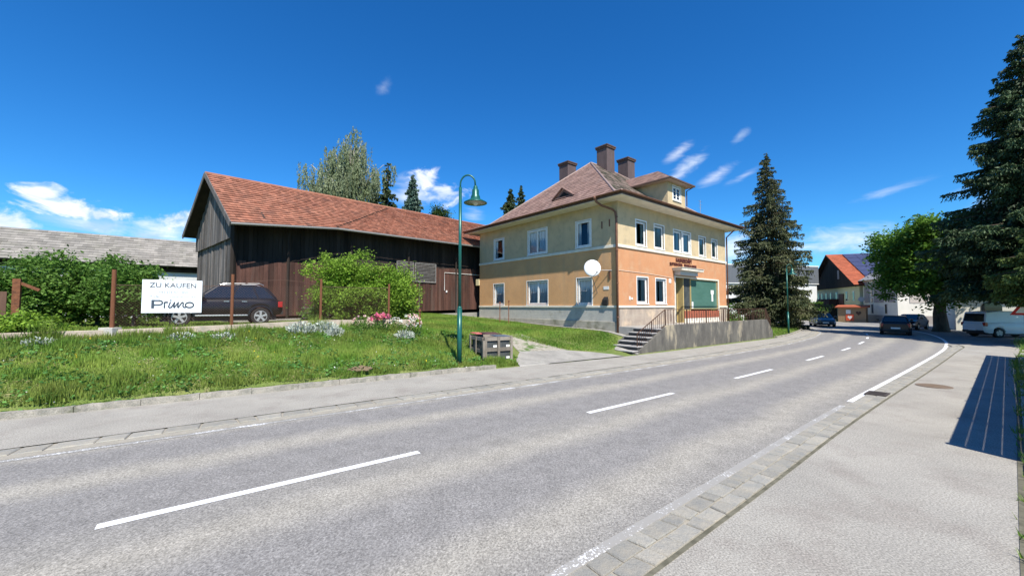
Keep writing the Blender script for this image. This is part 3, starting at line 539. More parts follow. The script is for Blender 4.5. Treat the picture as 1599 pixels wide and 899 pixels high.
def shop():
    OCF = M('ochre_frame', (.50, .38, .16), (.42, .31, .13), scale=5, rough=.6)
    f = MB(TR_); a0, a1, z0, z1 = SHOP
    f.box(a0-.1, a0, -.14, .05, 1.15, z1+.1); f.box(a1, a1+.13, -.14, .05, 1.9, z1+.1); f.box(a0, a1, -.14, .05, z1, z1+.1)
    o = f.build('shop_window', CREAM, house, bevel=.006)
    f = MB(TR_); f.box(8.02, 8.1, -.12, -.03, 1.98, z1); f.box(8.1, a1, -.12, -.03, 1.98, 2.05); f.box(8.1, a1, -.12, -.03, z1-.06, z1); f.box(a1-.06, a1, -.12, -.03, 2.05, z1-.06)
    f.box(7.02, 7.12, -.5, -.03, 1.15, z1); f.box(7.12, 8.02, -.12, -.03, 1.9, 1.98); f.box(a0, a0+.09, -.5, -.42, 1.15, z1); f.box(6.94, 7.02, -.5, -.42, 1.15, z1); f.box(a0, 7.02, -.5, -.42, 3.45, 3.53); f.build('shop_frame', OCF, o)
    f = MB(TR_); f.box(8.1, a1-.06, -.075, -.06, 2.05, z1-.06); g = f.build('pane', SHOPG, o)
    f = MB(TR_); f.prism([(11.05, 3.1), (11.15, 3.02), (11.15, 2.55), (11.4, 2.55), (11.4, 3.02), (11.5, 3.1), (11.5, 3.35), (11.05, 3.35)], -.058, -.05); f.build('notice', WHITE, o); f = MB(TR_); f.box(8.22, 8.42, -.058, -.05, 2.06, 2.5); f.build('notice', WHITE, o)
    f = MB(TR_); f.box(a0+.09, 6.94, -.46, -.45, 1.2, 3.45); f.box(7.12, 8.02, -.10, -.09, 1.98, z1); f.build('door_pane', M('door_glass', (.05, .06, .065), (.09, .10, .10), scale=1.5, rough=.1, spec=.6), o)
    f = MB(TR_); f.box(6.25, 6.6, -.448, -.44, 1.55, 3.3); f.build('notice', M('poster', (.35, .38, .42), (.2, .22, .25), scale=7), o)
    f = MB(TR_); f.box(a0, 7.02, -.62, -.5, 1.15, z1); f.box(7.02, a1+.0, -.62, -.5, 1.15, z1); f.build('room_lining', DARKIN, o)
    f = MB(TR_); f.box(7.12, a1+.1, -.14, .03, 1.42, 1.9); f.build('brick_panel', M('red_brick', (.36, .11, .06), (.29, .085, .05), scale=9, rough=.9, bump=.5), o)
    f = MB(TR_); f.box(7.12, a1+.1, -.14, .02, 1.0, 1.42); f.build('stall_riser', CREAM, o)
    c = MB(TR_); c.box(5.68, 8.6, 0.0, .62, 4.44, 4.60); c.box(5.62, 8.66, 0, .66, 4.60, 4.63); cc = c.build('canopy', M('canopy_plaster', (.70, .66, .56), (.55, .5, .42), scale=3, rough=.8), house, bevel=.01)
    c = MB(TR_); c.box(5.9, 8.2, .0, .4, 4.18, 4.44); c.build('light_box', M('light_box_panel', (.5, .5, .47), rough=.6), cc)
    RT = M('dark_red_letter', (.075, .02, .018), rough=.6)
    Rm = Matrix(((1, 0, 0, 0), (0, 0, -1, 0), (0, 1, 0, 0), (0, 0, 0, 1)))
    text('KAUFGESCHÄFT', .33, RT, house, Matrix.Translation((7.12, -.03, 5.04))@Rm, ext=.012, off=.012, sx=.86)
    text('SUTTERHOFER   FRANKA RAUM', .27, RT, house, Matrix.Translation((7.05, -.03, 4.76))@Rm, ext=.012, off=.006, sx=.90)
    n = MB(TR_); n.box(5.2, 5.45, 0, .03, 3.65, 3.9); n.build('number_plate', WHITE, house)
    n = MB(TR_); n.tube([(.02, .03, 4.15), (3, .03, 4.1), (5.6, .03, 3.98)], .012, 5); n.build('cable', CREAM, house)
    n = MB(TR_); n.box(.95, 1.05, 0, .03, 2.55, 2.75); n.box(1.15, 1.28, 0, .03, 2.58, 2.68); n.build('plaster_patch', WHITE, house)
    n = MB(TL_); n.box(.62, .98, 0, .02, 3.12, 3.3); n.build('name_plate', WHITE, house)
    n = MB(TL_); n.box(.66, 1.0, 0, .14, 2.26, 2.55); n.add([(.66, 0, 2.55), (1.0, 0, 2.55), (1.0, .14, 2.55), (.66, .14, 2.55), (.7, 0, 2.72), (.96, 0, 2.72)], [(0, 1, 5, 4), (3, 4, 5, 2), (0, 4, 3), (1, 2, 5)]); n.build('letter_box', DARKIN, house)
    n = MB(TL_); n.box(.50, .60, 0, .05, 3.7, 4.2); n.box(.5, .56, 0, .04, 6.6, 7.0); n.box(1.02, 1.08, 0, .04, 6.55, 6.95); n.build('wall_bracket', COPPER, house)
    n = MB(TL_); n.box(13.08, 13.5, -.3, .06, 3.85, 4.35); n.build('meter_box', M('pale_yellow', (.7, .6, .35), rough=.7), house)
shop()
# satellite dish
def dish():
    r = empty('satellite_dish', (*hw(-.75, 1.15), 4.3), HTH, 'large white round satellite dish on a bracket arm at the house corner', 'satellite dish')
    n = 28; prof = [(.0, .09), (.15, .082), (.3, .055), (.42, .012), (.46, -.02)]; V = []; F = []
    m = MB()
    for s, off in ((1, 0), (1, -.015)):
        for rr, h in prof[1:]:
            for k in range(n): t = 2*math.pi*k/n; V.append((rr*math.cos(t), -h-off, rr*math.sin(t)*1.06))
    V.append((0, -.09, 0)); V.append((0, -.075, 0)); q = len(prof)-1
    for L in (0, 1):
        o = L*q*n
        for i in range(q-1): F += [(o+i*n+k, o+i*n+(k+1) % n, o+(i+1)*n+(k+1) % n, o+(i+1)*n+k) for k in range(n)]
        F += [(2*q*n+L, o+k, o+(k+1) % n) for k in range(n)]
    F += [((q-1)*n+k, (q-1)*n+(k+1) % n, q*n+(q-1)*n+(k+1) % n, q*n+(q-1)*n+k) for k in range(n)]
    m.add(V, F); d = m.build('reflector', M('dish_white', (.72, .74, .76), (.66, .68, .70), scale=3, rough=.45), r, smooth=True)
    ang = math.atan2(-.55, -.83)            # dish looks toward the street, half left
    d.rotation_euler = (R(-14), 0, R(-5)-HTH)
    m = MB(); m.tube([(0, .1, 0), (.25, .25, -.3), (.9, .1, -.42)], .025, 8); m.tube([(.05, .12, -.1), (.9, -.9, -.15)], .02, 8); m.tube([(.05, .1, -.45), (.85, .3, -1.45)], .02, 8); m.build('bracket', M('grey_steel', (.25, .25, .26), rough=.5, metal=.6), r)
    m = MB(); m.tube([(-.05, -.05, -.5), (-.32, -.55, -.32)], .014, 6); m.lathe([(.03, -.05), (.045, 0), (.03, .05)], (-.34, -.58, -.28), 10); m.build('feed_arm', M('grey_steel', (.25, .25, .26)), r)
dish()
# ------------------------------------------------------------------ terrace, steps and railing
def terrace():
    T = empty('terrace', (HO.x, HO.y, 0), HTH, 'grey weathered concrete terrace with steps in front of the shop', 'terrace'); zt = 1.12
    OLD = M('weathered_wall_concrete', (.085, .08, .072), (.155, .145, .125), scale=2.2, rough=.95, bump=.9, bscale=16, stretch=(1, 1, .4), fine=.2, fscale=60, stain=((.36, .31, .22), 1.1, .56, .68))
    DEC = M('terrace_paving', (.28, .27, .25), (.36, .34, .31), scale=2, rough=.95)
    yw0, yw1 = -2.5, -3.0
    m = MB(); P = [(-2.05, yw0), (.35, yw0-.08), (12.5, yw1), (13.5, yw1)]; Z = [.16, zt+.14, zt+.2, .5]; th = .24
    for i in range(3):
        (xa, ya), (xb, yb) = P[i], P[i+1]; m.add([(xa, ya, -.1), (xb, yb, -.1), (xb, yb+th, -.1), (xa, ya+th, -.1), (xa, ya, Z[i]), (xb, yb, Z[i+1]), (xb, yb+th, Z[i+1]), (xa, ya+th, Z[i])], [(0, 3, 2, 1), (4, 5, 6, 7), (0, 1, 5, 4), (1, 2, 6, 5), (2, 3, 7, 6), (3, 0, 4, 7)])
    m.build('retaining_wall', OLD, T, bevel=.015)
    m = MB(); m.add([(-.1, -.02, zt), (12.6, -.02, zt), (12.6, yw1+.2, zt), (-.1, yw0+.2, zt), (-.1, -.02, 0), (12.6, -.02, 0), (12.6, yw1+.2, 0), (-.1, yw0+.2, 0)], [(0, 1, 2, 3), (4, 7, 6, 5), (0, 4, 5, 1), (1, 5, 6, 2), (2, 6, 7, 3), (3, 7, 4, 0)]); m.build('deck', DEC, T)
    m = MB(); n = 6; DK = M('step_stone', (.30, .29, .28), (.42, .40, .38), scale=4, rough=.9, bump=.4)
    for i in range(n):
        z1 = zt*(i+1)/n; x = -2.5+i*.4; m.box(x, x+.46, -2.48, -1.15, z1-.045, z1)
    for i in range(n): z1 = zt*(i+1)/n; x = -2.5+i*.4; m.box(x+.04, .0, -2.46, -1.17, z1-.17, z1-.047) if False else None
    m.build('step_tread', DK, T, bevel=.006)
    m = MB()
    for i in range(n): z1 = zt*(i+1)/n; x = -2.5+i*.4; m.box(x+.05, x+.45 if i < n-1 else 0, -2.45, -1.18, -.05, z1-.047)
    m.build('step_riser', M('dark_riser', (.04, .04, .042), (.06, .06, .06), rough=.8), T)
    m = MB(); m.add([(-2.3, -1.15, 0), (-.1, -1.15, 0), (-.1, -1.15, .98), (-2.3, -1.15, .12), (-2.3, -.9, 0), (-.1, -.9, 0), (-.1, -.9, .98), (-2.3, -.9, .12)], [(0, 1, 2, 3), (4, 7, 6, 5), (0, 4, 5, 1), (1, 5, 6, 2), (2, 6, 7, 3), (3, 7, 4, 0)]); m.build('step_cheek', OLD, T, bevel=.02)
    IR = M('rusty_iron', (.06, .035, .028), (.11, .055, .035), scale=12, rough=.8, metal=.3)
    r = MB(); A = Vector((.35, yw0+.04, zt)); B = Vector((12.6, yw1+.12, zt)); h = .92; n = 48
    r.beam(A+Vector((0, 0, h+.0)), B+Vector((0, 0, h)), .045, .03); r.beam(A+Vector((0, 0, .13)), B+Vector((0, 0, .13)), .025, .015)
    for i in range(n+1):
        p = A.lerp(B, i/n)
        if i % 8 == 0: r.beam(p, p+Vector((0, 0, h)), .05, .05)
        elif i % 2 == 1: r.beam(p+Vector((0, 0, .13)), p+Vector((0, 0, h)), .022, .022)
        else:       # elongated ring ornament
            q = A.lerp(B, (i+.0)/n); pts = [q+(B-A).normalized()*.045*math.cos(t)+Vector((0, 0, .5+.2*math.sin(t))) for t in np.linspace(0, 2*math.pi, 13)]
            r.tube([tuple(x) for x in pts], .011, 5, cap=False); r.beam(q+Vector((0, 0, .13)), q+Vector((0, 0, .3)), .012, .012); r.beam(q+Vector((0, 0, .7)), q+Vector((0, 0, h)), .012, .012)
    r.build('railing', IR, T)
    r = MB(); A = Vector((-2.0, yw0+.1, .1)); B = Vector((.35, yw0+.04, zt)); r.beam(A+Vector((0, 0, .85)), B+Vector((0, 0, h)), .04, .025); r.beam(A+Vector((0, 0, .15)), B+Vector((0, 0, .15)), .025, .02)
    for i in range(15): p = A.lerp(B, i/14); r.beam(p, p+Vector((0, 0, .87)), .035 if i in (0, 7, 14) else .014, .035 if i in (0, 7, 14) else .014)
    r.build('railing', IR, T)
    r = MB(); A = Vector((12.6, yw1+.12, zt)); B = Vector((13.9, yw1+.25, .35)); r.beam(A+Vector((0, 0, h)), B+Vector((0, 0, h)), .035, .02)
    for i in range(9): p = A.lerp(B, i/8); r.beam(p, p+Vector((0, 0, h)), .02, .02)
    r.build('railing', IR, T)
terrace()
# ------------------------------------------------------------------ barn
WOODG = M('grey_weathered_board', (.075, .068, .065), (.165, .15, .142), scale=3, rough=.95, tint=.45, bump=.5, bscale=30, stretch=(1.2, 1.2, .12), fine=.25, fscale=50)
WOODR = M('red_brown_board', (.05, .025, .02), (.10, .046, .034), scale=2.5, rough=.9, tint=.4, bump=.5, bscale=25, stretch=(1.2, 1.2, .15), stain=((.075, .06, .05), 1.3, .52, .75), fine=.2, fscale=50)
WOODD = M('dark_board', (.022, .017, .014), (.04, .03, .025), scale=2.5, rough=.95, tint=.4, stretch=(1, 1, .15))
TILE = M('clay_tile', (.275, .112, .07), (.34, .155, .10), scale=1.1, rough=.85, tint=.28, bump=.3, bscale=60, stain=((.17, .085, .065), 1.2, .5, .8))
def boards(m, p, q, zb, zt, w=.2, dj=.02, out=None, gap=.012, tb=.03):
    p = Vector(p); q = Vector(q); L = (q-p).length; u = (q-p)/L; n = Vector(out); s = 0
    while s < L:
        ww = w*random.uniform(.75, 1.25); e = min(s+ww, L); a = p+u*s; b = p+u*(e-gap); d0 = random.uniform(-dj, dj); t = (s+e)/2/L
        z0a, z1a = zb(s/L), zt(s/L); z0b, z1b = zb(e/L), zt(e/L); dz = random.uniform(-.05, .05); V = []
        for dd in (d0, d0-tb): V += [tuple(a+n*dd+Vector((0, 0, z0a))), tuple(b+n*dd+Vector((0, 0, z0b))), tuple(b+n*dd+Vector((0, 0, z1b+dz))), tuple(a+n*dd+Vector((0, 0, z1a+dz)))]
        m.add(V, [(0, 1, 2, 3), (7, 6, 5, 4), (0, 4, 5, 1), (1, 5, 6, 2), (2, 6, 7, 3), (3, 7, 4, 0)], random.random()); s = e
def barn():
    bx, by = -17.99, 22.9
    b = empty('barn', (bx, by, 0), 0, 'long dark wooden barn under a red clay tile roof beside the orange house', 'barn')
    r2 = math.sqrt(.5); u = Vector((r2, r2, 0)); n = Vector((r2, -r2, 0)); far = Vector((-.777, .629, 0))
    def L(v): return (v.x-bx, v.y-by, v.z)
    R0 = Vector((bx, by, 10.0)); R1 = R0+u*11.8; R2 = R0+u*31
    E0 = Vector((-13.78, 19.25, 6.30)); E1 = Vector((-10.44, 23.55, 6.87)); E2 = Vector((3.0, 37.2, 7.05))
    t = MB(); s = MB()
    for P in ((R1, R0, E0, E1), (R2, R1, E1, E2)):
        P = [L(p) for p in P]; tiles(t, *P, .33, .22, .055, jit=.012); slab(s, *P, th=.12)
    F0 = R0+far*4.6+Vector((0, 0, -3.2)); F1 = R2+far*4.6+Vector((0, 0, -3.2)); P = [L(p) for p in (R0, R2, F1, F0)]; tiles(t, *P, .3, .25, .03); slab(s, *P, th=.12)
    ro = s.build('roof', WOODD, b); t.build('roof_tiles', TILE, ro, recalc=False)
    c = MB(); c.tube([L(R0), L(R1), L(R2)], .09, 8); c.build('ridge_tile', TILE, ro, smooth=True)
    g = MB(); g.tube([L(E0+Vector((.05, -.05, -.06))), L(E1+Vector((.05, -.05, -.06))), L(E2+Vector((.05, -.05, -.06)))], .065, 8); g.build('gutter', M('zinc', (.3, .29, .27), rough=.5, metal=.5), b)
    v = MB(); dn = Vector((0, 0, -.10)); 
    v.beam(L(R0-u*.02+dn+Vector((0, 0, .02))), L(E0-u*.02+dn), .05, .28); v.beam(L(R0-u*.02+dn), L(F0-u*.02+dn), .05, .26); v.build('verge_board', WOODG, b)
    # long wall
    A = R0+n*4.25+u*.75; A.z = 0; B = R0+n*3.7+u*30; B.z = 0; d = (B-A).normalized(); nn = Vector((d.y, -d.x, 0)); Ln = (B-A).length
    def hb(t_): return 1.35+.4*min(1, t_*1.6)
    def hs(t_): return 4.55+.75*min(1, t_*1.5)
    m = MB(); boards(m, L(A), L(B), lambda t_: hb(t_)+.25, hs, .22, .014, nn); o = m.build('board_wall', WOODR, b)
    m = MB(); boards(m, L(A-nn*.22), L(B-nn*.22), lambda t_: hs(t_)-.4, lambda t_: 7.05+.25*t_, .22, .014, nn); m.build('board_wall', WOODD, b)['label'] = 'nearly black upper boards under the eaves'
    m = MB(); p, q = L(A+nn*.05), L(B+nn*.05); m.beam((p[0], p[1], 1.2), (q[0], q[1], 1.6), .25, .55); m.build('plinth', CONC, b)
    A2 = R0+far*4.3+u*.75; A2.z = 0; B2 = R0+far*4.3+u*30; B2.z = 0
    m = MB(); m.quad(L(A2)[:2]+(1,), L(B2)[:2]+(1,), L(B2)[:2]+(6.9,), L(A2)[:2]+(6.9,)); m.quad(L(B)[:2]+(1,), L(B2)[:2]+(1,), L(B2)[:2]+(6.9,), L(B)[:2]+(6.9,)); m.build('rear_wall', WOODD, b)
    gd = (A2-A).normalized(); go = Vector((-u.x, -u.y, 0))
    m = MB()
    zap = 9.75; wz = lambda t_: 6.95+(zap-6.95)*(1-abs(t_-.5)/.5)
    def wz(t_):
        k = .497
        return 6.75+(9.7-6.75)*(t_/k) if t_ < k else 6.75+(9.7-6.75)*(1-(t_-k)/(1-k))
    boards(m, L(A), L(A2), lambda t_: 1.2, lambda t_: min(wz(t_), 5.85), .17, .03, -gd.cross(Vector((0, 0, 1))) if (-gd.cross(Vector((0, 0, 1)))).dot(go) > 0 else gd.cross(Vector((0, 0, 1))))
    m.build('gable_wall', WOODG, b)
    gn = gd.cross(Vector((0, 0, 1))); gn = gn if gn.dot(go) > 0 else -gn
    m = MB(); boards(m, L(A+gn*.12), L(A2+gn*.12), lambda t_: 5.75, wz, .17, .02, gn); m.build('gable_wall', WOODG, b)['label'] = 'upper gable boards lapping over the lower ones'
    for s_ in (2.6, 6.2, 10.3, 14.5): p = L(A+d*s_+nn*.06); m = MB(); m.box(p[0]-.05, p[0]+.05, p[1]-.05, p[1]+.05, 1.4, 6.3); m.build('post', WOODD, b)
    m = MB(); p = L(A+nn*.06); m.box(p[0]-.09, p[0]+.09, p[1]-.09, p[1]+.09, 1.3, 6.6); m.build('post', WOODD, b)
    m = MB()
    for k in range(14):
        for sgn, base in ((1, R0+n*4.1+u*(2.0+k*1.9)),): e = base+n*1.0; m.beam(L(base+Vector((0, 0, -2.75))), L(base+n*.7+Vector((0, 0, -3.2))), .1, .14)
    m.build('rafter', WOODD, b)
    # louvred openings, cables, doors
    def wp(s_, z, o_=.05): v_ = A+d*s_+nn*o_; return (v_.x-bx, v_.y-by, z)
    for s0, s1 in ((9.4, 10.7), (10.85, 12.6)):
        m = MB(); z0, z1 = 3.95, 5.3; m.beam(wp(s0, z0), wp(s1, z0), .05, .06); m.beam(wp(s0, z1), wp(s1, z1), .05, .06); m.beam(wp(s0, z0), wp(s0, z1), .06, .06); m.beam(wp(s1, z0), wp(s1, z1), .06, .06)
        for k in range(13): z = z0+.05+k*.1; m.beam(wp(s0, z), wp(s1, z+random.uniform(-.01, .01)), .045, .045, random.random())
        m.build('louvre', M('silver_slat', (.13, .12, .115), (.21, .2, .19), scale=6, rough=.9, tint=.3), b)
    m = MB(); m.tube([wp(13.4, 3.4), wp(13.4, 4.75), wp(19, 4.75)], .02, 6); m.lathe([(.06, 3.25), (.06, 3.4)], wp(13.6, 0), 8); m.build('conduit', WHITE, b)
    for s_ in (11.2, 14.6):
        m = MB(); m.beam(wp(s_, 1.7), wp(s_, 3.9), .03, .04); m.build('door_edge', WOODG, b)
    m = MB(); p = wp(9.9, 3.6); m.box(p[0]-.12, p[0]+.12, p[1]-.05, p[1]+.05, 3.45, 3.85); m.build('fuse_box', M('grey_steel', (.3, .3, .3)), b)
    m = MB()
    for k in range(16): z = 2.0+k*.0; 
    for k in range(5): z = 1.55+k*.14; m.beam(wp(3.2+random.uniform(-.1, .1), z, .5), wp(6.4+random.uniform(-.2, .2), z, .5), .3, .05, random.random())
    tag(m.build('timber_pile', WOODG), 'pile of old grey boards stacked at the foot of the barn wall', 'timber').location = (bx, by, 0)
barn()
# ------------------------------------------------------------------ long outbuilding at left
def outbuilding():
    o = empty('outbuilding', (-26.7, 32.8, 0), math.atan2(.635, .772), 'long white outbuilding with a pale grey tiled roof behind the bushes', 'building')
    GT = M('grey_roof_tile', (.20, .188, .172), (.27, .25, .225), scale=1.2, rough=.9, tint=.22, stain=((.2, .19, .16), 1, .5, .75))
    x0, x1, zr, ze, w = -24, 7, 7.55, 5.2, 3.15
    t = MB(); s = MB()
    for sg in (-1, 1):
        P = [(x0, 0, zr), (x1, 0, zr), (x1, sg*w, ze), (x0, sg*w, ze)]; tiles(t, *P, .34, .42, .035, jit=.012); slab(s, *P, th=.12)
    r = s.build('roof', WOODD, o); t.build('roof_tiles', GT, r, recalc=False)
    m = MB(); m.box(x0+.3, x1-.3, -w+.55, w-.55, .8, 5.0); m.build('wall', M('blueish_white_wall', (.48, .50, .52), (.58, .59, .60), scale=1.5, rough=.9, bump=.4), o)
    for a in (-14, -8, -1.6, 3):
        m = MB(); m.box(a, a+1.3, -w+.50, -w+.56, 3.0, 4.1); f = m.build('window', WOODD, o); m = MB(); m.box(a+.08, a+1.22, -w+.48, -w+.5, 3.08, 4.02); m.build('pane', M('dark_pane', (.03, .035, .04), rough=.15, spec=.6), f)
    m = MB(); m.beam((x0, -w+.5, 4.9), (x1, -w+.5, 4.9), .14, .25); m.build('wall_plate', WOODD, o)
outbuilding()
# ------------------------------------------------------------------ vegetation
def leafmat(name, c1, c2, tint=.45, trans=.3, scale=.6): return M(name, c1, c2, scale=scale, rough=.6, tint=tint, spec=.25, trans=trans)
def leaf_quads(C, size, asp=.55, updir=.4, dirs=None):
    n = len(C); a = RNG.normal(size=(n, 3)) if dirs is None else dirs+RNG.normal(size=(n, 3))*.25; a /= np.linalg.norm(a, axis=1)[:, None]
    b = RNG.normal(size=(n, 3)); b[:, 2] += 0; b -= a*(a*b).sum(1)[:, None]; b /= np.linalg.norm(b, axis=1)[:, None]
    if dirs is None and updir: 
        a[:, 2] *= (1-updir); a /= np.linalg.norm(a, axis=1)[:, None]
        b -= a*(a*b).sum(1)[:, None]; b[:, 2] *= (1-updir); b -= a*(a*b).sum(1)[:, None]; b /= np.linalg.norm(b, axis=1)[:, None]
    s = np.asarray(size).reshape(-1, 1)*np.ones((n, 1)); a = a*s/2; b = b*s*asp/2
    return np.stack([C-a, C-a*.1+b, C+a, C-a*.1-b], 1).reshape(-1, 3)
def clumps(radii, n, per, spread, size, hollow=.55, bottom=-1, seed=0, lobes=0):
    rg = np.random.default_rng(seed); d = rg.normal(size=(n*3, 3)); d /= np.linalg.norm(d, axis=1)[:, None]; d = d[d[:, 2] > bottom][:n]
    r = rg.uniform(hollow, 1.0, len(d)); L = 1+.16*np.sin(d[:, 0]*5+seed)+.14*np.sin(d[:, 1]*6+d[:, 2]*4+seed*2); P = d*(r*L)[:, None]*np.array(radii)
    T = rg.uniform(0, 1, len(P)); C = (P[:, None, :]+rg.normal(size=(len(P), per, 3))*spread*rg.uniform(.6, 1.3, (len(P), 1, 1))*np.array([1, 1, .62])).reshape(-1, 3)
    t = np.clip(np.repeat(T, per)*.6+rg.uniform(0, .4, len(C)), 0, 1); return P, C, t
BARK = M('bark', (.07, .055, .042), (.14, .11, .085), scale=6, rough=.95, bump=1, bscale=18, stretch=(1, 1, .3))
def broadleaf(name, loc, trunk_h, crown_z, radii, n, per, spread, size, mat, label, cat, group=None, tr=.3, seed=1, bottom=-.75, limbs=10, hollow=.45, bark=None):
    o = empty(name, loc, 0, label, cat, group); P, C, t = clumps(radii, n, per, spread, size, seed=seed, bottom=bottom, hollow=hollow)
    cz = np.array([0, 0, crown_z]); C = C+cz; C = C[C[:, 2] > .05]; t = t[:len(C)]
    np_mesh('crown', leaf_quads(C, RNG.uniform(.6, 1.25, len(C))*size), 4, mat, o, t)
    m = MB(); m.tube([(0, 0, -.2), (.03, 0, .4), (.0, .05, trunk_h*.6), (.05, 0, trunk_h), (0, 0, crown_z+radii[2]*.4)], [tr*1.3, tr, tr*.85, tr*.7, tr*.15], 10)
    for k in range(limbs):
        p = P[(k*7) % len(P)]*.85+cz; z0 = trunk_h*random.uniform(.8, 1.1); mid = (p[0]*.45, p[1]*.45, z0+(p[2]-z0)*.5+.2); m.tube([(0, 0, z0), mid, tuple(p)], [tr*.45, tr*.28, tr*.06], 6)
    m.build('trunk', bark or BARK, o, smooth=True); return o
def conifer(name, loc, H, Rad, clear, mat, label, seed=1, dens=1.0, droop=.35, group=None, lean=1.0, tr=.22, spray=.42, irregular=.25, gaps=0):
    o = empty(name, loc, 0, label, 'conifer tree', group); rg = np.random.default_rng(seed); C = []; D = []; S = []; T = []
    m = MB(); m.tube([(0, 0, -.2), (0, 0, H*.3), (0, 0, H*.7), (0, 0, H*.99)], [tr, tr*.75, tr*.35, .02], 8)
    z = clear; step = .42
    while z < H-.15:
        f = (z-clear)/(H-clear); rad = Rad*((1-f)**.85)*(.8+.2*min(1, f*6))+.12; nb = max(5, int(6+5*(1-f)))
        for k in range(nb):
            a = rg.uniform(0, 2*math.pi); l = rad*rg.uniform(1-irregular*1.5, 1+irregular*.4)
            if gaps and rg.random() < gaps: continue
            bz = z+rg.uniform(-.2, .2); dr = droop*l*(1-.5*f); bt = rg.uniform(0, 1); nsp = max(8, int(l*30*dens)); s = np.sqrt(rg.uniform(.02, 1, nsp))
            ca, sa = math.cos(a), math.sin(a); zz = bz-dr*s**1.2+.28*dr*s**4
            wid = (.30*l**.75)*(1-s*.65); lat = rg.normal(size=nsp)*wid*.6
            hang = rg.random(nsp) < .5; hz = np.where(hang, rg.uniform(.05, .5, nsp)*min(1, l/2), rg.uniform(0, .12, nsp))
            px = ca*l*s-sa*lat; py = sa*l*s+ca*lat; pz = zz-np.abs(lat)*.35-hz
            C.append(np.stack([px, py, pz], 1)); sg = np.sign(lat); D.append(np.where(hang[:, None], np.stack([ca*.35-sa*sg*.3, sa*.35+ca*sg*.3, np.full(nsp, -.9)], 1), np.stack([ca*.8-sa*sg*.6, sa*.8+ca*sg*.6, np.full(nsp, -.3)], 1))); S.append(rg.uniform(.6, 1.2, nsp)*spray*(.6+.4*(1-f)))
            T.append(np.clip(bt*.45+rg.uniform(0, .35, nsp)+.25*s, 0, 1))
            if l > .8: m.tube([(0, 0, bz), (ca*l*.5, sa*l*.5, bz-dr*.45), (ca*l*.92, sa*l*.92, bz-dr*.8)], [.045, .03, .008], 4, cap=False)
        nc = int(rad*26*dens*(0 if gaps else 1)); q = rg.uniform(0, 6.28, nc); e = rad*.62*np.sqrt(rg.uniform(0, 1, nc)); C.append(np.stack([np.cos(q)*e, np.sin(q)*e, z+rg.uniform(-.5, .1, nc)-e*droop], 1)); D.append(np.stack([np.cos(q)*.6, np.sin(q)*.6, np.full(nc, -.6)], 1)); S.append(rg.uniform(.6, 1.2, nc)*spray); T.append(rg.uniform(0, .5, nc))
        z += step*(.75+.5*rg.random())*(1-.35*f)
    C = np.concatenate(C); D = np.concatenate(D); S = np.concatenate(S); T = np.concatenate(T)
    np_mesh('crown', leaf_quads(C, S, asp=.42, dirs=D), 4, mat, o, T); m.build('trunk', BARK, o, smooth=True); return o
SPR = leafmat('spruce_needles', (.022, .045, .018), (.05, .085, .035), tint=.5, trans=.08, scale=.5)
SPRB = leafmat('brown_green_needles', (.042, .062, .026), (.095, .10, .045), tint=.5, trans=.08, scale=.35)
SPRL = leafmat('light_spruce_needles', (.05, .085, .02), (.085, .12, .03), tint=.45, trans=.15)
BLU = leafmat('blue_spruce_needles', (.06, .11, .085), (.10, .16, .125), tint=.45, trans=.1)
PINE = leafmat('pine_needles', (.03, .05, .02), (.06, .085, .03), tint=.5, trans=.1)
BIRCH = leafmat('birch_leaves', (.17, .22, .11), (.28, .32, .2), tint=.4, trans=.35)
conifer('spruce_tree', (24.9, 38.2, .2), 17.0, 4.7, .5, SPRB, 'tall dark spruce with sagging branches between the house and the road bend', seed=4, dens=3.4, droop=.22, spray=.26, irregular=.4)
conifer('spruce_tree', (32.0, 24.2, 0), 19.3, 5.5, 3.5, SPR, 'huge dark spruce at the right edge above the white van', seed=11, dens=4.2, droop=.17, spray=.26, tr=.35)
conifer('spruce_tree', (37.5, 27.5, 0), 15.5, 5.0, 3.8, SPR, 'dark spruce behind the huge one at the right edge', seed=12, dens=1.7, droop=.18, spray=.42, tr=.3)
conifer('spruce_tree', (29.0, 20.9, 0), 8.9, 2.9, 3.0, SPRL, 'lighter green young spruce beside the warning sign', seed=13, dens=4.5, droop=.25, spray=.22, tr=.16)
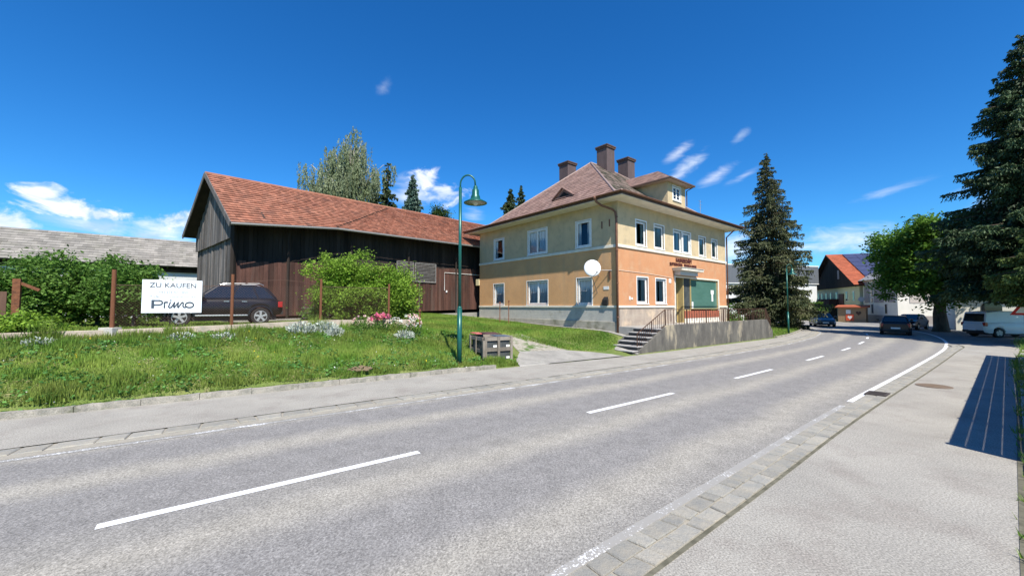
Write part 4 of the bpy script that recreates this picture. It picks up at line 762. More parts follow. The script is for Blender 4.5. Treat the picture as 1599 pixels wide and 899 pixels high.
# trees beyond the barn
def birch():
    o = empty('birch_tree', (-21, 50, 1.5), 0, 'tall drooping grey green birch rising beyond the barn roof', 'tree'); rg = np.random.default_rng(5); m = MB(); C = []; T = []
    # coordinates relative to base; crown profile from a few drooping limbs
    tips = [(.8, 0, 22.5), (1.9, .5, 20.2), (-2.2, 0, 17.8), (-3.6, .8, 15.4), (-5.2, -.6, 13.8), (-4.4, 1.5, 11.5), (2.6, -.6, 18.0), (.0, 1, 19.6), (-1.2, -1, 16.0), (3.0, .8, 14.0), (5.2, .5, 14.4), (-2.6, -1.8, 12.4), (1.3, -1.6, 12.5), (-5.8, .3, 11.6), (4.4, -.8, 12), (-.5, 1.8, 10.5), (-3.4, .4, 9.8), (2.2, 1.6, 10), (.4, -.5, 15)]
    tips = [(a, b, c*.55+11) for a, b, c in tips]; tips += [(a*.6+rg.normal()*.7, rg.normal()*1.2, c-rg.uniform(.5, 3)) for a, b, c in tips]
    m.tube([(0, 0, 0), (.2, 0, 8), (.5, 0, 15), (.8, 0, 22)], [.35, .26, .14, .02], 8)
    for tx, ty, tz in tips:
        z0 = tz*.62; m.tube([(.2, 0, z0), (tx*.5, ty*.5, z0+(tz-z0)*.75), (tx*.85, ty*.85, tz), (tx, ty, tz-.5)], [.1, .06, .035, .01], 5)
        for k in range(34):
            f = rg.uniform(.35, 1.05); sx, sy = tx*f+rg.normal()*.45, ty*f+rg.normal()*.45; sz = z0+(tz-z0)*min(1, f)**.7+rg.uniform(-.1, .3); ln = rg.uniform(1.2, 3.4); n = int(ln*15)
            q = np.linspace(0, 1, n); P = np.stack([sx+q*rg.normal()*.25+rg.normal(size=n)*.07, sy+q*rg.normal()*.25+rg.normal(size=n)*.07, sz-q*ln], 1); C.append(P); T.append(np.clip(rg.uniform(.2, .8)+rg.normal(size=n)*.15, 0, 1))
    C = np.concatenate(C); T = np.concatenate(T); D = np.zeros_like(C); D[:, 2] = -1
    np_mesh('crown', leaf_quads(C, RNG.uniform(.16, .34, len(C)), asp=.5, dirs=D), 4, BIRCH, o, T); m.build('trunk', M('birch_bark', (.5, .48, .44), (.2, .18, .16), scale=5, rough=.8), o, smooth=True)
birch()
conifer('pine_tree', (-15.9, 50, 1.5), 19.2, 3.0, 5, PINE, 'dark ragged pine beyond the barn, tallest beside the birch', seed=21, dens=1.7, droop=.1, irregular=.6, gaps=.25, spray=.5)
conifer('pine_tree', (-17.7, 51, 1.5), 17.4, 2.4, 4, PINE, 'narrow dark pine standing close to the right side of the birch', seed=22, dens=1.7, droop=.1, irregular=.5, gaps=.2, spray=.5)
conifer('blue_spruce', (-12.3, 48.5, 1.5), 16.9, 3.6, 3, BLU, 'bluish spruce against the cloud beyond the barn roof', seed=23, dens=2.6, droop=.18, spray=.5)
BR = leafmat('dark_broad_leaves', (.05, .10, .025), (.10, .16, .04), trans=.25)
broadleaf('tree', (-17.6, 49, 1.5), 5, 10.6, (5.4, 3, 3.6), 60, 130, .55, .28, BR, 'low green bushy tree below the pines beyond the barn roof', 'tree', seed=31)
broadleaf('tree', (-8.7, 48, 1.5), 7, 11.7, (1.1, 1.0, 1.5), 20, 130, .3, .22, BR, 'small round dark tree top just right of the bluish spruce', 'tree', seed=32)
conifer('spruce_tree', (-.2, 58, 1.5), 18.2, 4.4, 5, PINE, 'dark spruce top showing behind the left slope of the house roof', seed=24, dens=1.8, droop=.2, irregular=.4, spray=.5)
conifer('spruce_tree', (1.4, 60, 1.5), 19.2, 3.0, 5, PINE, 'second thinner spruce top behind the left slope of the house roof', seed=25, dens=1.8, droop=.2, irregular=.4, spray=.5)
# broadleaf street tree on the right
CHE = leafmat('chestnut_leaves', (.07, .16, .02), (.13, .25, .035), trans=.35, scale=.3)
broadleaf('chestnut_tree', (37.3, 34.6, 0), 2.6, 6.1, (4.3, 4.4, 4.0), 360, 190, .46, .30, CHE, 'round green broadleaf tree at the junction behind the parked car', 'tree', seed=41, tr=.5, bottom=-.8, hollow=.35, limbs=16)
# garden shrubs
SH1 = leafmat('lilac_leaves', (.075, .165, .024), (.15, .27, .05), trans=.35)
SH2 = leafmat('bright_shrub_leaves', (.15, .27, .025), (.25, .38, .05), trans=.35)
def shrub(x, y, radii, n, per, size, mat, label, seed, cz=None, spread=.22): return broadleaf('shrub', (x, y, g1(x, y)), .5, cz or radii[2]*.95, radii, n, per, spread, size, mat, label, 'shrub', seed=seed, tr=.06, bottom=-1, limbs=9, hollow=.3)
shrub(-17.4, 14.2, (2.0, 1.5, 1.35), 200, 120, .13, SH1, 'dark green shrub at the left edge behind the gate', 51)
shrub(-16.3, 15.6, (2.0, 1.3, 1.35), 200, 120, .13, SH1, 'middle of the three dark shrubs behind the low wall', 52)
shrub(-14.3, 15.0, (1.4, 1.1, 1.25), 130, 110, .12, SH1, 'dark shrub with reddish twigs behind the first rusty post', 53, cz=1.3)
shrub(-14.3, 11.75, (1.2, .45, .3), 46, 80, .11, SH2, 'low bright green plants along the garden wall at the left edge', 54, cz=.3, spread=.12)
shrub(-7.9, 18.7, (1.5, 1.25, 1.75), 260, 130, .11, SH2, 'tall bright green bush before the barn, left part of the pair', 55, cz=1.5)
shrub(-5.8, 18.5, (1.45, 1.1, 1.45), 230, 130, .11, SH2, 'lower bright green bush at the end of the garden wall', 56, cz=1.25)
shrub(-9.1, 18.6, (.6, .5, .4), 22, 90, .10, SH1, 'little shrub at the left foot of the bright green bush', 57, cz=.4)
# ------------------------------------------------------------------ grass
def blades(name, poly, dens, h0, h1, mat, hfun=None, w=.012, seed=3, lean=.5):
    rg = np.random.default_rng(seed); P = np.array(poly, float); lo, hi = P.min(0), P.max(0); n = int((hi-lo).prod()*dens); X = rg.uniform(lo[0], hi[0], n); Y = rg.uniform(lo[1], hi[1], n)
    ins = np.zeros(n, bool); j = len(P)-1
    for i in range(len(P)):
        xi, yi = P[i]; xj, yj = P[j]; c = ((yi > Y) != (yj > Y)) & (X < (xj-xi)*(Y-yi)/(yj-yi+1e-12)+xi); ins ^= c; j = i
    X, Y = X[ins], Y[ins]; s = sdist(X, Y); k = s > .14; X, Y = X[k], Y[k]; Z = gz(X, Y); n = len(X)
    pat = .5+.25*np.sin(X*1.9+np.sin(Y*2.3)*1.5)+.25*np.sin(Y*2.7+X*1.1); pat2 = .5+.5*np.sin(X*.9-Y*1.6+2)
    h = (h0+(h1-h0)*rg.uniform(0, 1, n)**1.5)*(.55+.8*pat)
    if hfun is not None: h = h*hfun(X, Y)
    a = rg.uniform(0, 2*math.pi, n); l = rg.uniform(0, lean, n)*h; b = rg.uniform(0, 2*math.pi, n); ww = w*rg.uniform(.7, 1.6, n)
    B = np.stack([X, Y, Z-.01], 1); dx = np.stack([np.cos(a)*ww, np.sin(a)*ww, np.zeros(n)], 1); tip = B+np.stack([np.cos(b)*l, np.sin(b)*l, h+.01], 1)
    V = np.stack([B-dx, B+dx, tip], 1).reshape(-1, 3); t = np.clip(.25+.35*pat2+rg.uniform(-.3, .4, n), 0, 1)
    o = np_mesh(name, V, 3, mat, None, t); o['kind'] = 'stuff'; return o
GRS = leafmat('grass_blades', (.105, .225, .026), (.235, .30, .06), tint=.5, trans=.3, scale=.9)
def wall_near(X, Y):    # taller grass just before the wall
    W0 = np.array([(-20, 4.6), (-14, 10.1), (-12.07, 11.85), (-9.5, 13.4), (-7.4, 15.3), (-4.3, 17.4)]); d = np.full(X.shape, 9.)
    for p, q in zip(W0[:-1], W0[1:]):
        e = q-p; t = np.clip(((X-p[0])*e[0]+(Y-p[1])*e[1])/(e@e), 0, 1); d = np.minimum(d, np.hypot(X-p[0]-t*e[0], Y-p[1]-t*e[1]))
    return (1+1.6*np.exp(-(d/.55)**2))*(1+.7*np.exp(-(sdist(X, Y)/.45)**2))*(.7+.9*(np.sin(X*2.9+Y*1.3)*np.sin(Y*3.7-X*.8) > .35))
blades('grass', [(-21, 0), (-14, 4.9), (.22, 14.45), (.12, 16.0), (-1.6, 16.9), (-2.3, 19), (-4.2, 17.4), (-7.4, 15.4), (-9.5, 13.4), (-12.1, 11.9), (-14, 10.2), (-20.5, 4.4)], 1750, .05, .16, GRS, wall_near, seed=61)
blades('grass', [(-7.0, 16.2), (-4.3, 17.5), (-2.3, 19), (-2, 16.6), (-.9, 15.6), (-.2, 18), (-.6, 20), (2.2, 17.9), (3.2, 17.9), (4.2, 18.2), (5.0, 18.9), (5.4, 20.4), (4.9, 21.2), (2.3, 23.5), (-3, 30.6), (-11, 24), (-8.5, 19)], 800, .04, .12, GRS, seed=62, w=.016)
blades('grass', [(-26, 12), (-14.5, 10.6), (-12, 12.4), (-9.4, 13.9), (-7, 16), (-9, 22), (-13, 19), (-22, 25), (-30, 26)], 190, .05, .13, GRS, seed=63, w=.02)
blades('grass', [(17.7, 27.2), (20, 29.2), (23, 32.4), (26, 36), (28.6, 39.6), (29, 46), (20, 42), (16, 31)], 160, .05, .14, GRS, seed=64, w=.022)
def lawn_weeds(name, poly, n, size, mat, seed, up=.35, dz=.04, asp=.6, per=9, r=.1):
    rg = np.random.default_rng(seed); P = np.array(poly, float); lo, hi = P.min(0), P.max(0); X = rg.uniform(lo[0], hi[0], n*4); Y = rg.uniform(lo[1], hi[1], n*4); ins = np.zeros(len(X), bool); j = len(P)-1
    for i in range(len(P)):
        xi, yi = P[i]; xj, yj = P[j]; c = ((yi > Y) != (yj > Y)) & (X < (xj-xi)*(Y-yi)/(yj-yi+1e-12)+xi); ins ^= c; j = i
    q = np.sin(X*1.3+2)*np.sin(Y*1.7+seed) > -.25; X, Y = X[ins & q][:n], Y[ins & q][:n]; k = sdist(X, Y) > .2; X, Y = X[k], Y[k]
    X = np.repeat(X, per)+rg.normal(size=len(X)*per)*r; Y = np.repeat(Y, per)+rg.normal(size=len(Y)*per)*r; C = np.stack([X, Y, gz(X, Y)+dz*rg.uniform(.5, 1.6, len(X))], 1); a = rg.uniform(0, 6.28, len(X))
    o = np_mesh(name, leaf_quads(C, rg.uniform(.6, 1.3, len(X))*size, asp=asp, dirs=np.stack([np.cos(a), np.sin(a), np.full(len(X), up)], 1)), 4, mat, None, rg.uniform(0, 1, len(X))); o['kind'] = 'stuff'
BANK = [(-21, 0), (-14, 4.9), (.22, 14.45), (.12, 16.0), (-1.6, 16.9), (-2.3, 19), (-4.2, 17.4), (-7.4, 15.4), (-9.5, 13.4), (-12.1, 11.9), (-14, 10.2), (-20.5, 4.4)]
lawn_weeds('lawn_weeds', BANK, 1500, .085, leafmat('weed_leaves', (.07, .19, .04), (.13, .27, .06)), 201, dz=.07)
lawn_weeds('dry_grass', BANK, 450, .11, leafmat('dry_blades', (.30, .27, .11), (.38, .33, .16)), 202, up=.5, dz=.05, asp=.12, per=14)
lawn_weeds('clover_flowers', BANK, 160, .03, leafmat('white_petals_small', (.7, .7, .62), (.75, .75, .7)), 203, dz=.13, asp=1, per=3, r=.12)
lawn_weeds('dandelions', BANK, 40, .035, leafmat('yellow_petals', (.75, .55, .03), (.7, .6, .05)), 204, dz=.14, asp=1, per=4, r=.02)
def road_tufts(name, pts, mat, label):
    V = []; rg = np.random.default_rng(8)
    for x, y, r, n, h in pts:
        X = x+rg.normal(size=n)*r; Y = y+rg.normal(size=n)*r; hh = h*rg.uniform(.4, 1.1, n); a = rg.uniform(0, 6.28, n); b = rg.uniform(0, 6.28, n); w = .010
        B = np.stack([X, Y, np.full(n, .01)], 1); dx = np.stack([np.cos(a)*w, np.sin(a)*w, np.zeros(n)], 1); tip = B+np.stack([np.cos(b)*hh*.5, np.sin(b)*hh*.5, hh], 1); V.append(np.stack([B-dx, B+dx, tip], 1).reshape(-1, 3))
    V = np.concatenate(V); o = np_mesh(name, V, 3, mat, None, RNG.uniform(.2, 1, len(V)//3)); o['kind'] = 'stuff'
walk = resample(WALK, 90)
road_tufts('edge_grass', [(p.x+.06*random.random()+.02, p.y-.05, .06, random.choice((10, 30, 60, 110)), random.uniform(.06, .2)) for p in walk[18:]]+
           [(24.5+k*.33+random.uniform(-.2, .2), 18.55+k*.27+random.uniform(-.25, .25), .22, 130, random.uniform(.2, .42)) for k in range(20)]+[(8.2+k*.4, 6.1+k*.33, .1, 60, .2) for k in range(30)], GRS, '')
# garden kerb on the right boundary
def right_edge():
    m = MB(); A = resample(offset(WALK, -.02), 90); B = resample(offset(WALK, -.24), 90)
    for i in range(89):
        z = .07+random.uniform(-.01, .01); g = .03; a, b, c, d = A[i].lerp(A[i+1], g), A[i+1], B[i+1], B[i].lerp(B[i+1], g)
        m.add([(a.x, a.y, -.05), (b.x, b.y, -.05), (c.x, c.y, -.05), (d.x, d.y, -.05), (a.x, a.y, z), (b.x, b.y, z), (c.x, c.y, z), (d.x, d.y, z)], [(0, 3, 2, 1), (4, 5, 6, 7), (0, 1, 5, 4), (1, 2, 6, 5), (2, 3, 7, 6), (3, 0, 4, 7)], random.random())
    m.build('kerb', M('pale_edge_stone', (.40, .38, .33), (.50, .47, .41), scale=7, rough=.9, bump=.5, tint=.12, fine=.2, stain=((.16, .18, .09), 5, .52, .7)))['kind'] = 'structure'
    f = empty('slatted_fence', (7.36, 4.86, 0), math.atan2(11.3, 14.1), 'high wooden board fence along the right pavement just outside the view', 'fence'); L = 18.2; h = 2.0
    m = MB(); n = 8; bh = h/n
    for k in range(n): m.box(0, L, -.004, .004, .1+k*(h-.05)/n, .1+(k+1)*(h-.05)/n-.015, random.random())
    m.build('boards', WOODR, f); m = MB(); [m.box(x-.05, x+.05, -.1, -.013, 0, h+.1) for x in np.linspace(.05, L-.05, 9)]; m.build('fence_posts', WOODD, f)
right_edge()
# ------------------------------------------------------------------ garden wall, fence posts, netting, gate
RUST = M('rusty_steel', (.15, .06, .032), (.24, .10, .05), scale=14, rough=.85, bump=.4, bscale=50, metal=.2, stain=((.09, .045, .03), 6, .55, .7))
WC = M('garden_wall_concrete', (.38, .32, .25), (.50, .42, .34), scale=2.2, rough=.95, bump=.6, bscale=25, fine=.15, fscale=70, stain=((.27, .26, .21), 2, .52, .75))
GW = [(-20.5, 4.55, 1.5), (-16.5, 7.9, 1.5), (-14.0, 10.3, 1.48), (-12.1, 12.0, 1.49), (-9.56, 13.55, 1.57), (-7.47, 15.5, 1.66), (-5.2, 16.75, 1.64), (-4.25, 17.45, 1.62)]
def garden():
    for i, (a, b) in enumerate(zip(GW[:-1], GW[1:])):
        if i == 0: lab = 'long pale garden wall length running out of the left edge'
    m = MB()
    for a, b in zip(GW[:-1], GW[1:]):
        a = Vector(a); b = Vector(b); d = (b-a).normalized(); n = Vector((-d.y, d.x, 0))*.09; e = .004
        V = [a-n, b-n, b+n, a+n]; m.add([(v.x, v.y, v.z-.75) for v in V]+[tuple(v) for v in V], [(0, 3, 2, 1), (4, 5, 6, 7), (0, 1, 5, 4), (1, 2, 6, 5), (2, 3, 7, 6), (3, 0, 4, 7)])
    o = m.build('garden_wall', WC, bevel=.012); tag(o, 'low pinkish concrete wall between the grass bank and the garden', 'wall')
    p = Vector(GW[3]); m = MB(); m.box(p.x-.22, p.x+.2, p.y-.16, p.y+.14, .9, 1.56); tag(m.build('pier', GREYP, bevel=.01), 'squat grey concrete pier under the first rusty post', 'pier')
    posts = [(-12.07, 12.0, 1.53, 1.78, .055, 'thick rusty steel post left of the sale sign'), (-9.56, 13.55, 1.57, 1.72, .05, 'rusty steel post in front of the dark parked car'), (-7.47, 15.5, 1.66, 1.6, .045, 'rusty steel post between the car and the green bush'), (-5.2, 16.75, 1.64, 1.5, .04, 'rusty steel post in front of the lower green bush')]
    proto = None
    for x, y, z, h, r, lab in posts:
        if proto is None:
            m = MB(); m.tube([(0, 0, -.05), (0, 0, 1)], 1, 10); proto = m.build('fence_post', RUST, smooth=False); o = proto
        else: o = proto.copy(); COL.objects.link(o)
        o.location = (x, y, z); o.scale = (r, r, h); tag(o, lab, 'fence post', 'rusty steel posts on the garden wall')
    NET = M('net_wire', (.10, .05, .035), (.14, .08, .06), rough=.7)
    names = ['wire netting between the sign and the car', 'wire netting in front of the car boot', 'wire netting in front of the bright green bushes']
    for k, (i, j) in enumerate(((0, 1), (1, 2), (2, 3))):
        a = Vector(posts[i][:3]); b = Vector(posts[j][:3]); L = (b-a).length; H = 1.32; s = .085; m = MB(); q = -H
        ins = lambda u_, z_: a.lerp(b, u_/L)+Vector((0, 0, z_))
        while q < L:
            for sg in (1, -1):
                u0, z0, u1, z1 = (q, 0, q+H, H) if sg == 1 else (q, H, q+H, 0)
                if u0 < 0: z0 += sg*(-u0); u0 = 0
                if u1 > L: z1 -= sg*(u1-L); u1 = L
                if u1-u0 > .02: m.beam(ins(u0, z0), ins(u1, z1), .0035, .0035)
            q += s
        sag = .22 if k == 1 else .02
        pts = [ins(L*t, H+(sag*math.sin(math.pi*t) if k == 1 else -sag*math.sin(math.pi*t))) for t in np.linspace(0, 1, 12)]; m.tube([tuple(p) for p in pts], .008, 5)
        tag(m.build('wire_netting', NET), names[k], 'netting', 'wire netting panels on the garden wall')
    for x, y, h, lab in ((-4.15, 17.9, .95, 'thin rusty stake standing alone in the lawn'), (-.75, 24.6, 1.3, 'thin rusty stake beside the grey house plinth'), (-.2, 24.2, 1.45, 'thicker rusty stake beside the grey house plinth')):
        m = MB(); m.beam((0, 0, -.1), (0, 0, h), .05, .05); m.box(-.05, .05, -.05, .05, h-.12, h-.02); o = m.build('stake', RUST); o.location = (x, y, g1(x, y)); tag(o, lab, 'stake', 'rusty stakes on the lawn')
    g = empty('garden_gate', (-15.25, 12.35, 1.3), R(40), 'old brown wooden garden gate with slanting brace at the left edge', 'gate')
    m = MB(); [m.box(-3+k*.16, -3+k*.16+.13, -.02, .02, .1, 1.35, random.random()) for k in range(17)]; m.build('boards', M('gate_board', (.09, .05, .035), (.15, .085, .06), scale=4, rough=.9, tint=.4, stretch=(1, 1, .2)), g)
    m = MB(); m.box(-.2, -.04, -.09, .09, -.1, 1.75); m.beam((-.2, 0, 1.7), (.35, -.05, 1.4), .09, .08); m.build('gate_post', RUST, g)
    s = empty('sale_sign', (-10.86, 12.70, 1.99), math.atan2(1.55, 2.55), 'white property for sale board with dark lettering on the fence', 'sign')
    s.scale = (.77, 1, .98); w, h = 1.92, 1.06; m = MB(); m.box(-w/2, w/2, -.05, -.035, 0, h); m.build('board', M('sign_white', (.80, .84, .88), rough=.35), s, bevel=.003)
    DKT = M('sign_slate', (.055, .075, .10), rough=.5); GYT = M('sign_grey', (.10, .11, .13), rough=.5); LGT = M('sign_light_grey', (.38, .40, .42), rough=.5)
    Rm = Matrix(((1, 0, 0, 0), (0, 0, -1, 0), (0, 1, 0, 0), (0, 0, 0, 1))); at = lambda x, z: Matrix.Translation((x, -.053, z))@Rm
    text('ZU KAUFEN', .215, GYT, s, at(0.02, .82), ext=.002, sx=1.3, off=.003)
    text('+43 676 4711850', .12, LGT, s, at(.02, .63), ext=.002, sx=1.1, off=.0015); text('office@primo-immobilienvermittlung.at', .07, LGT, s, at(.0, .51), ext=.002, sx=1.35)
    m = MB(lambda x, d, z: (x, -d, z)); 
    def st(pts, r): m.tube([(x, .056, z) for x, z in pts], r, 6)
    def band_(pts, r):
        for (xa, za), (xb, zb) in zip(pts[:-1], pts[1:]): m.beam((xa, .054, za), (xb, .054, zb), r*2, .005, up=(0, 1, 0)); 
        for x, z in pts: m.lathe([(r, .0515), (r, .0565)], (x, 0, z), 10, axis='y')
    K = .024
    m.box(-.66, -.57, .05, .057, .15, .42)
    band_([(-.58, .395), (-.40, .395), (-.33, .37), (-.315, .315), (-.345, .275), (-.42, .255), (-.58, .255)], .022)
    band_([(-.25, .17), (-.25, .335), (-.21, .345), (-.16, .34)], .024)
    band_([(-.07, .34), (-.12, .2), (-.09, .165), (-.03, .18), (.07, .34), (.045, .2), (.06, .17), (.19, .34), (.17, .2), (.19, .17), (.30, .33), (.34, .34), (.35, .30), (.34, .22), (.37, .18), (.42, .175)], .021)
    band_([(.42+.135*(1-math.cos(t)), .255+.085*math.sin(t)) for t in np.linspace(0, 2*math.pi, 22)], .022)
    m.lathe([(.026, .0515), (.026, .0565)], (-.055, 0, .405), 10, axis='y')
    m.build('logo', DKT, s)
    m = MB(); m.box(-.25, .55, -.053, -.0505, .085, .092); m.build('underline', M('sign_light_grey', (.5, .53, .56)), s)
    # yard details behind the fence
    m = MB(); m.tube([(0, 0, 0), (0, 0, 1.9)], .035, 8); o = m.build('pole', WHITE); o.location = (-19.3, 21.0, 1.4); tag(o, 'thin white pole on the lawn behind the dark shrubs', 'pole')
    m = MB(); m.box(-1.6, 1.6, -.02, .02, .0, .05); m.box(-1.6, -1.55, -.02, .02, -.45, .05); o = m.build('washing_bar', WHITE); o.location = (-18.6, 19.4, 1.9); o.rotation_euler = (0, 0, .5); tag(o, 'low white bar rail on the garden lawn behind the shrubs', 'rail')
garden()
# ------------------------------------------------------------------ flowers on the bank
def plant(name, x, y, r, h, n, mat, size, label, cat, seed, flowers=None, asp=.35):
    o = empty(name, (x, y, g1(x, y)), 0, label, cat, 'flowering clumps before the garden wall'); rg = np.random.default_rng(seed)
    a = rg.uniform(0, 6.28, n); rr = r*np.sqrt(rg.uniform(0, 1, n)); z = h*rg.uniform(.1, 1, n)*(1-.5*(rr/r)**2); C = np.stack([np.cos(a)*rr, np.sin(a)*rr, z], 1); D = np.stack([np.cos(a)*.5, np.sin(a)*.5, np.full(n, .8)], 1)
    np_mesh('leaves', leaf_quads(C, rg.uniform(.6, 1.3, n)*size, asp=asp, dirs=D), 4, mat, o, rg.uniform(0, 1, n))
    if flowers:
        for fm, cnt, fs, lo in flowers:
            V = []; 
            for k in range(cnt):
                q = rg.uniform(0, 6.28); e = r*math.sqrt(rg.uniform(0, 1)); c = np.array([math.cos(q)*e, math.sin(q)*e, h*rg.uniform(lo, 1.15)]); V.append(c+rg.normal(size=(16, 3))*fs*.35)
            V = np.concatenate(V); np_mesh('blossom', leaf_quads(V, fs*rg.uniform(.6, 1, len(V)), asp=.9), 4, fm, o, rg.uniform(.3, 1, len(V)))
    return o
SILV = leafmat('silver_leaves', (.36, .40, .34), (.50, .53, .46), trans=.15); GRN = leafmat('stem_leaves', (.08, .17, .03), (.15, .25, .05))
PINK = leafmat('pink_petals', (.70, .14, .26), (.75, .3, .4), trans=.3); PALE = leafmat('pale_petals', (.75, .5, .48), (.8, .65, .6), trans=.3); WHP = leafmat('white_petals', (.75, .75, .7), (.8, .8, .75), trans=.3)
for i, (x, y, r, h) in enumerate(((-7.6, 14.35, .5, .42), (-7.0, 14.9, .48, .4), (-6.5, 14.6, .35, .32))): plant('silver_plant', x, y, r, h, 620, SILV, .11, ['silvery leaved clump, leftmost before the wall', 'silvery leaved clump, middle one before the wall', 'small silvery leaved clump nearest the pink flowers'][i], 'plant', 71+i)
for i, (x, y, r, h, fl, lab) in enumerate(((-6.0, 15.75, .4, .6, [(PALE, 8, .07, .6)], 'green clump with pale pink blooms under the wall'), (-5.35, 16.1, .38, .62, [(PINK, 12, .12, .85)], 'peony clump with deep pink blooms under the wall'), (-4.8, 16.45, .36, .55, [(WHP, 12, .06, .7)], 'clump with small white blooms next to the peonies'), (-4.15, 16.6, .42, .75, [(PALE, 14, .08, .6), (WHP, 14, .06, .5)], 'tall clump of pale pink and white blooms at the wall end'))):
    plant('flower_clump', x, y, r, h, 420, GRN, .13, lab, 'flowers', 81+i, fl, asp=.25)
plant('silver_plant', -4.3, 15.9, .42, .35, 380, SILV, .1, 'silvery clump below the pale pink flowers', 'plant', 91)
for x, y, s in ((-9.2, 12.75, 1), (-12.6, 10.6, 2), (-14.2, 9.4, 3), (-10.2, 12.3, 4)): plant('weed_clump', x, y, .35, .24, 160, SILV, .08, {1: 'tall pale weed below the second rusty post', 2: 'pale weeds on the bank below the grey pier', 3: 'pale weeds at the left end of the bank', 4: 'pale weeds on the bank below the sale sign'}[s], 'weeds', 95+s)
m = MB()
for k in range(60): a = random.uniform(0, 6.28); r_ = random.random()**.5; m.lathe([(.02, 0), (.05, .03), (.03, .06)], (math.cos(a)*r_*.35, math.sin(a)*r_*.28, .1*(1-r_)), 5)
o = m.build('earth_mound', M('molehill', (.14, .10, .06), (.24, .18, .11), scale=8, rough=1, bump=1)); o.location = (-4.55, 12.0, g1(-4.55, 12.0)+.02); tag(o, 'small brown mound of earth and stones in the grass bank', 'mound')
# ------------------------------------------------------------------ street lamps
LG = M('lamp_green', (.008, .085, .07), (.014, .11, .09), scale=5, rough=.35, metal=.2, spec=.5); LIN = M('lamp_reflector', (.5, .5, .45), rough=.3)
lamp = empty('street_lamp', (-1.84, 13.95, .08), 0, 'dark green street lamp with curved arm standing beside the pallet bins', 'street lamp', 'green street lamps along the road')
m = MB(); m.tube([(0, 0, -.1), (0, 0, 2.05)], .085, 14); m.lathe([(.085, 2.03), (.075, 2.08), (.055, 2.12)], n=14); m.tube([(0, 0, 2.1), (0, 0, 6.35)], .055, 12); m.build('pole', LG, lamp, smooth=True)
m = MB(); m.tube([(0, 0, 6.3)]+[(.27-.27*math.cos(t), 0, 6.45+.34*math.sin(t)) for t in np.linspace(0, math.pi*.88, 12)]+[(.535, 0, 6.38)], .03, 10); m.build('arm', LG, lamp, smooth=True)
m = MB(); m.lathe([(.035, 6.42), (.07, 6.38), (.085, 6.28), (.12, 6.25), (.125, 6.08), (.16, 6.02), (.17, 5.93), (.41, 5.80), (.415, 5.775), (.39, 5.775), (.16, 5.88), (.1, 5.9)], (.54, 0, 0), 24); m.build('lamp_shade', LG, lamp, smooth=True)
m = MB(); m.lathe([(.12, 5.86), (.1, 5.76), (.05, 5.70), (.01, 5.69)], (.54, 0, 0), 16); m.lathe([(.39, 5.79), (.17, 5.878)], (.54, 0, 0), 24); m.build('lamp_glass', LIN, lamp, smooth=True)
l2 = copy_tree(lamp); l2.location = (21.75, 31.3, .08); l2.scale = (.8,)*3; l2['label'] = 'thin green street lamp in front of the big spruce by the bend'
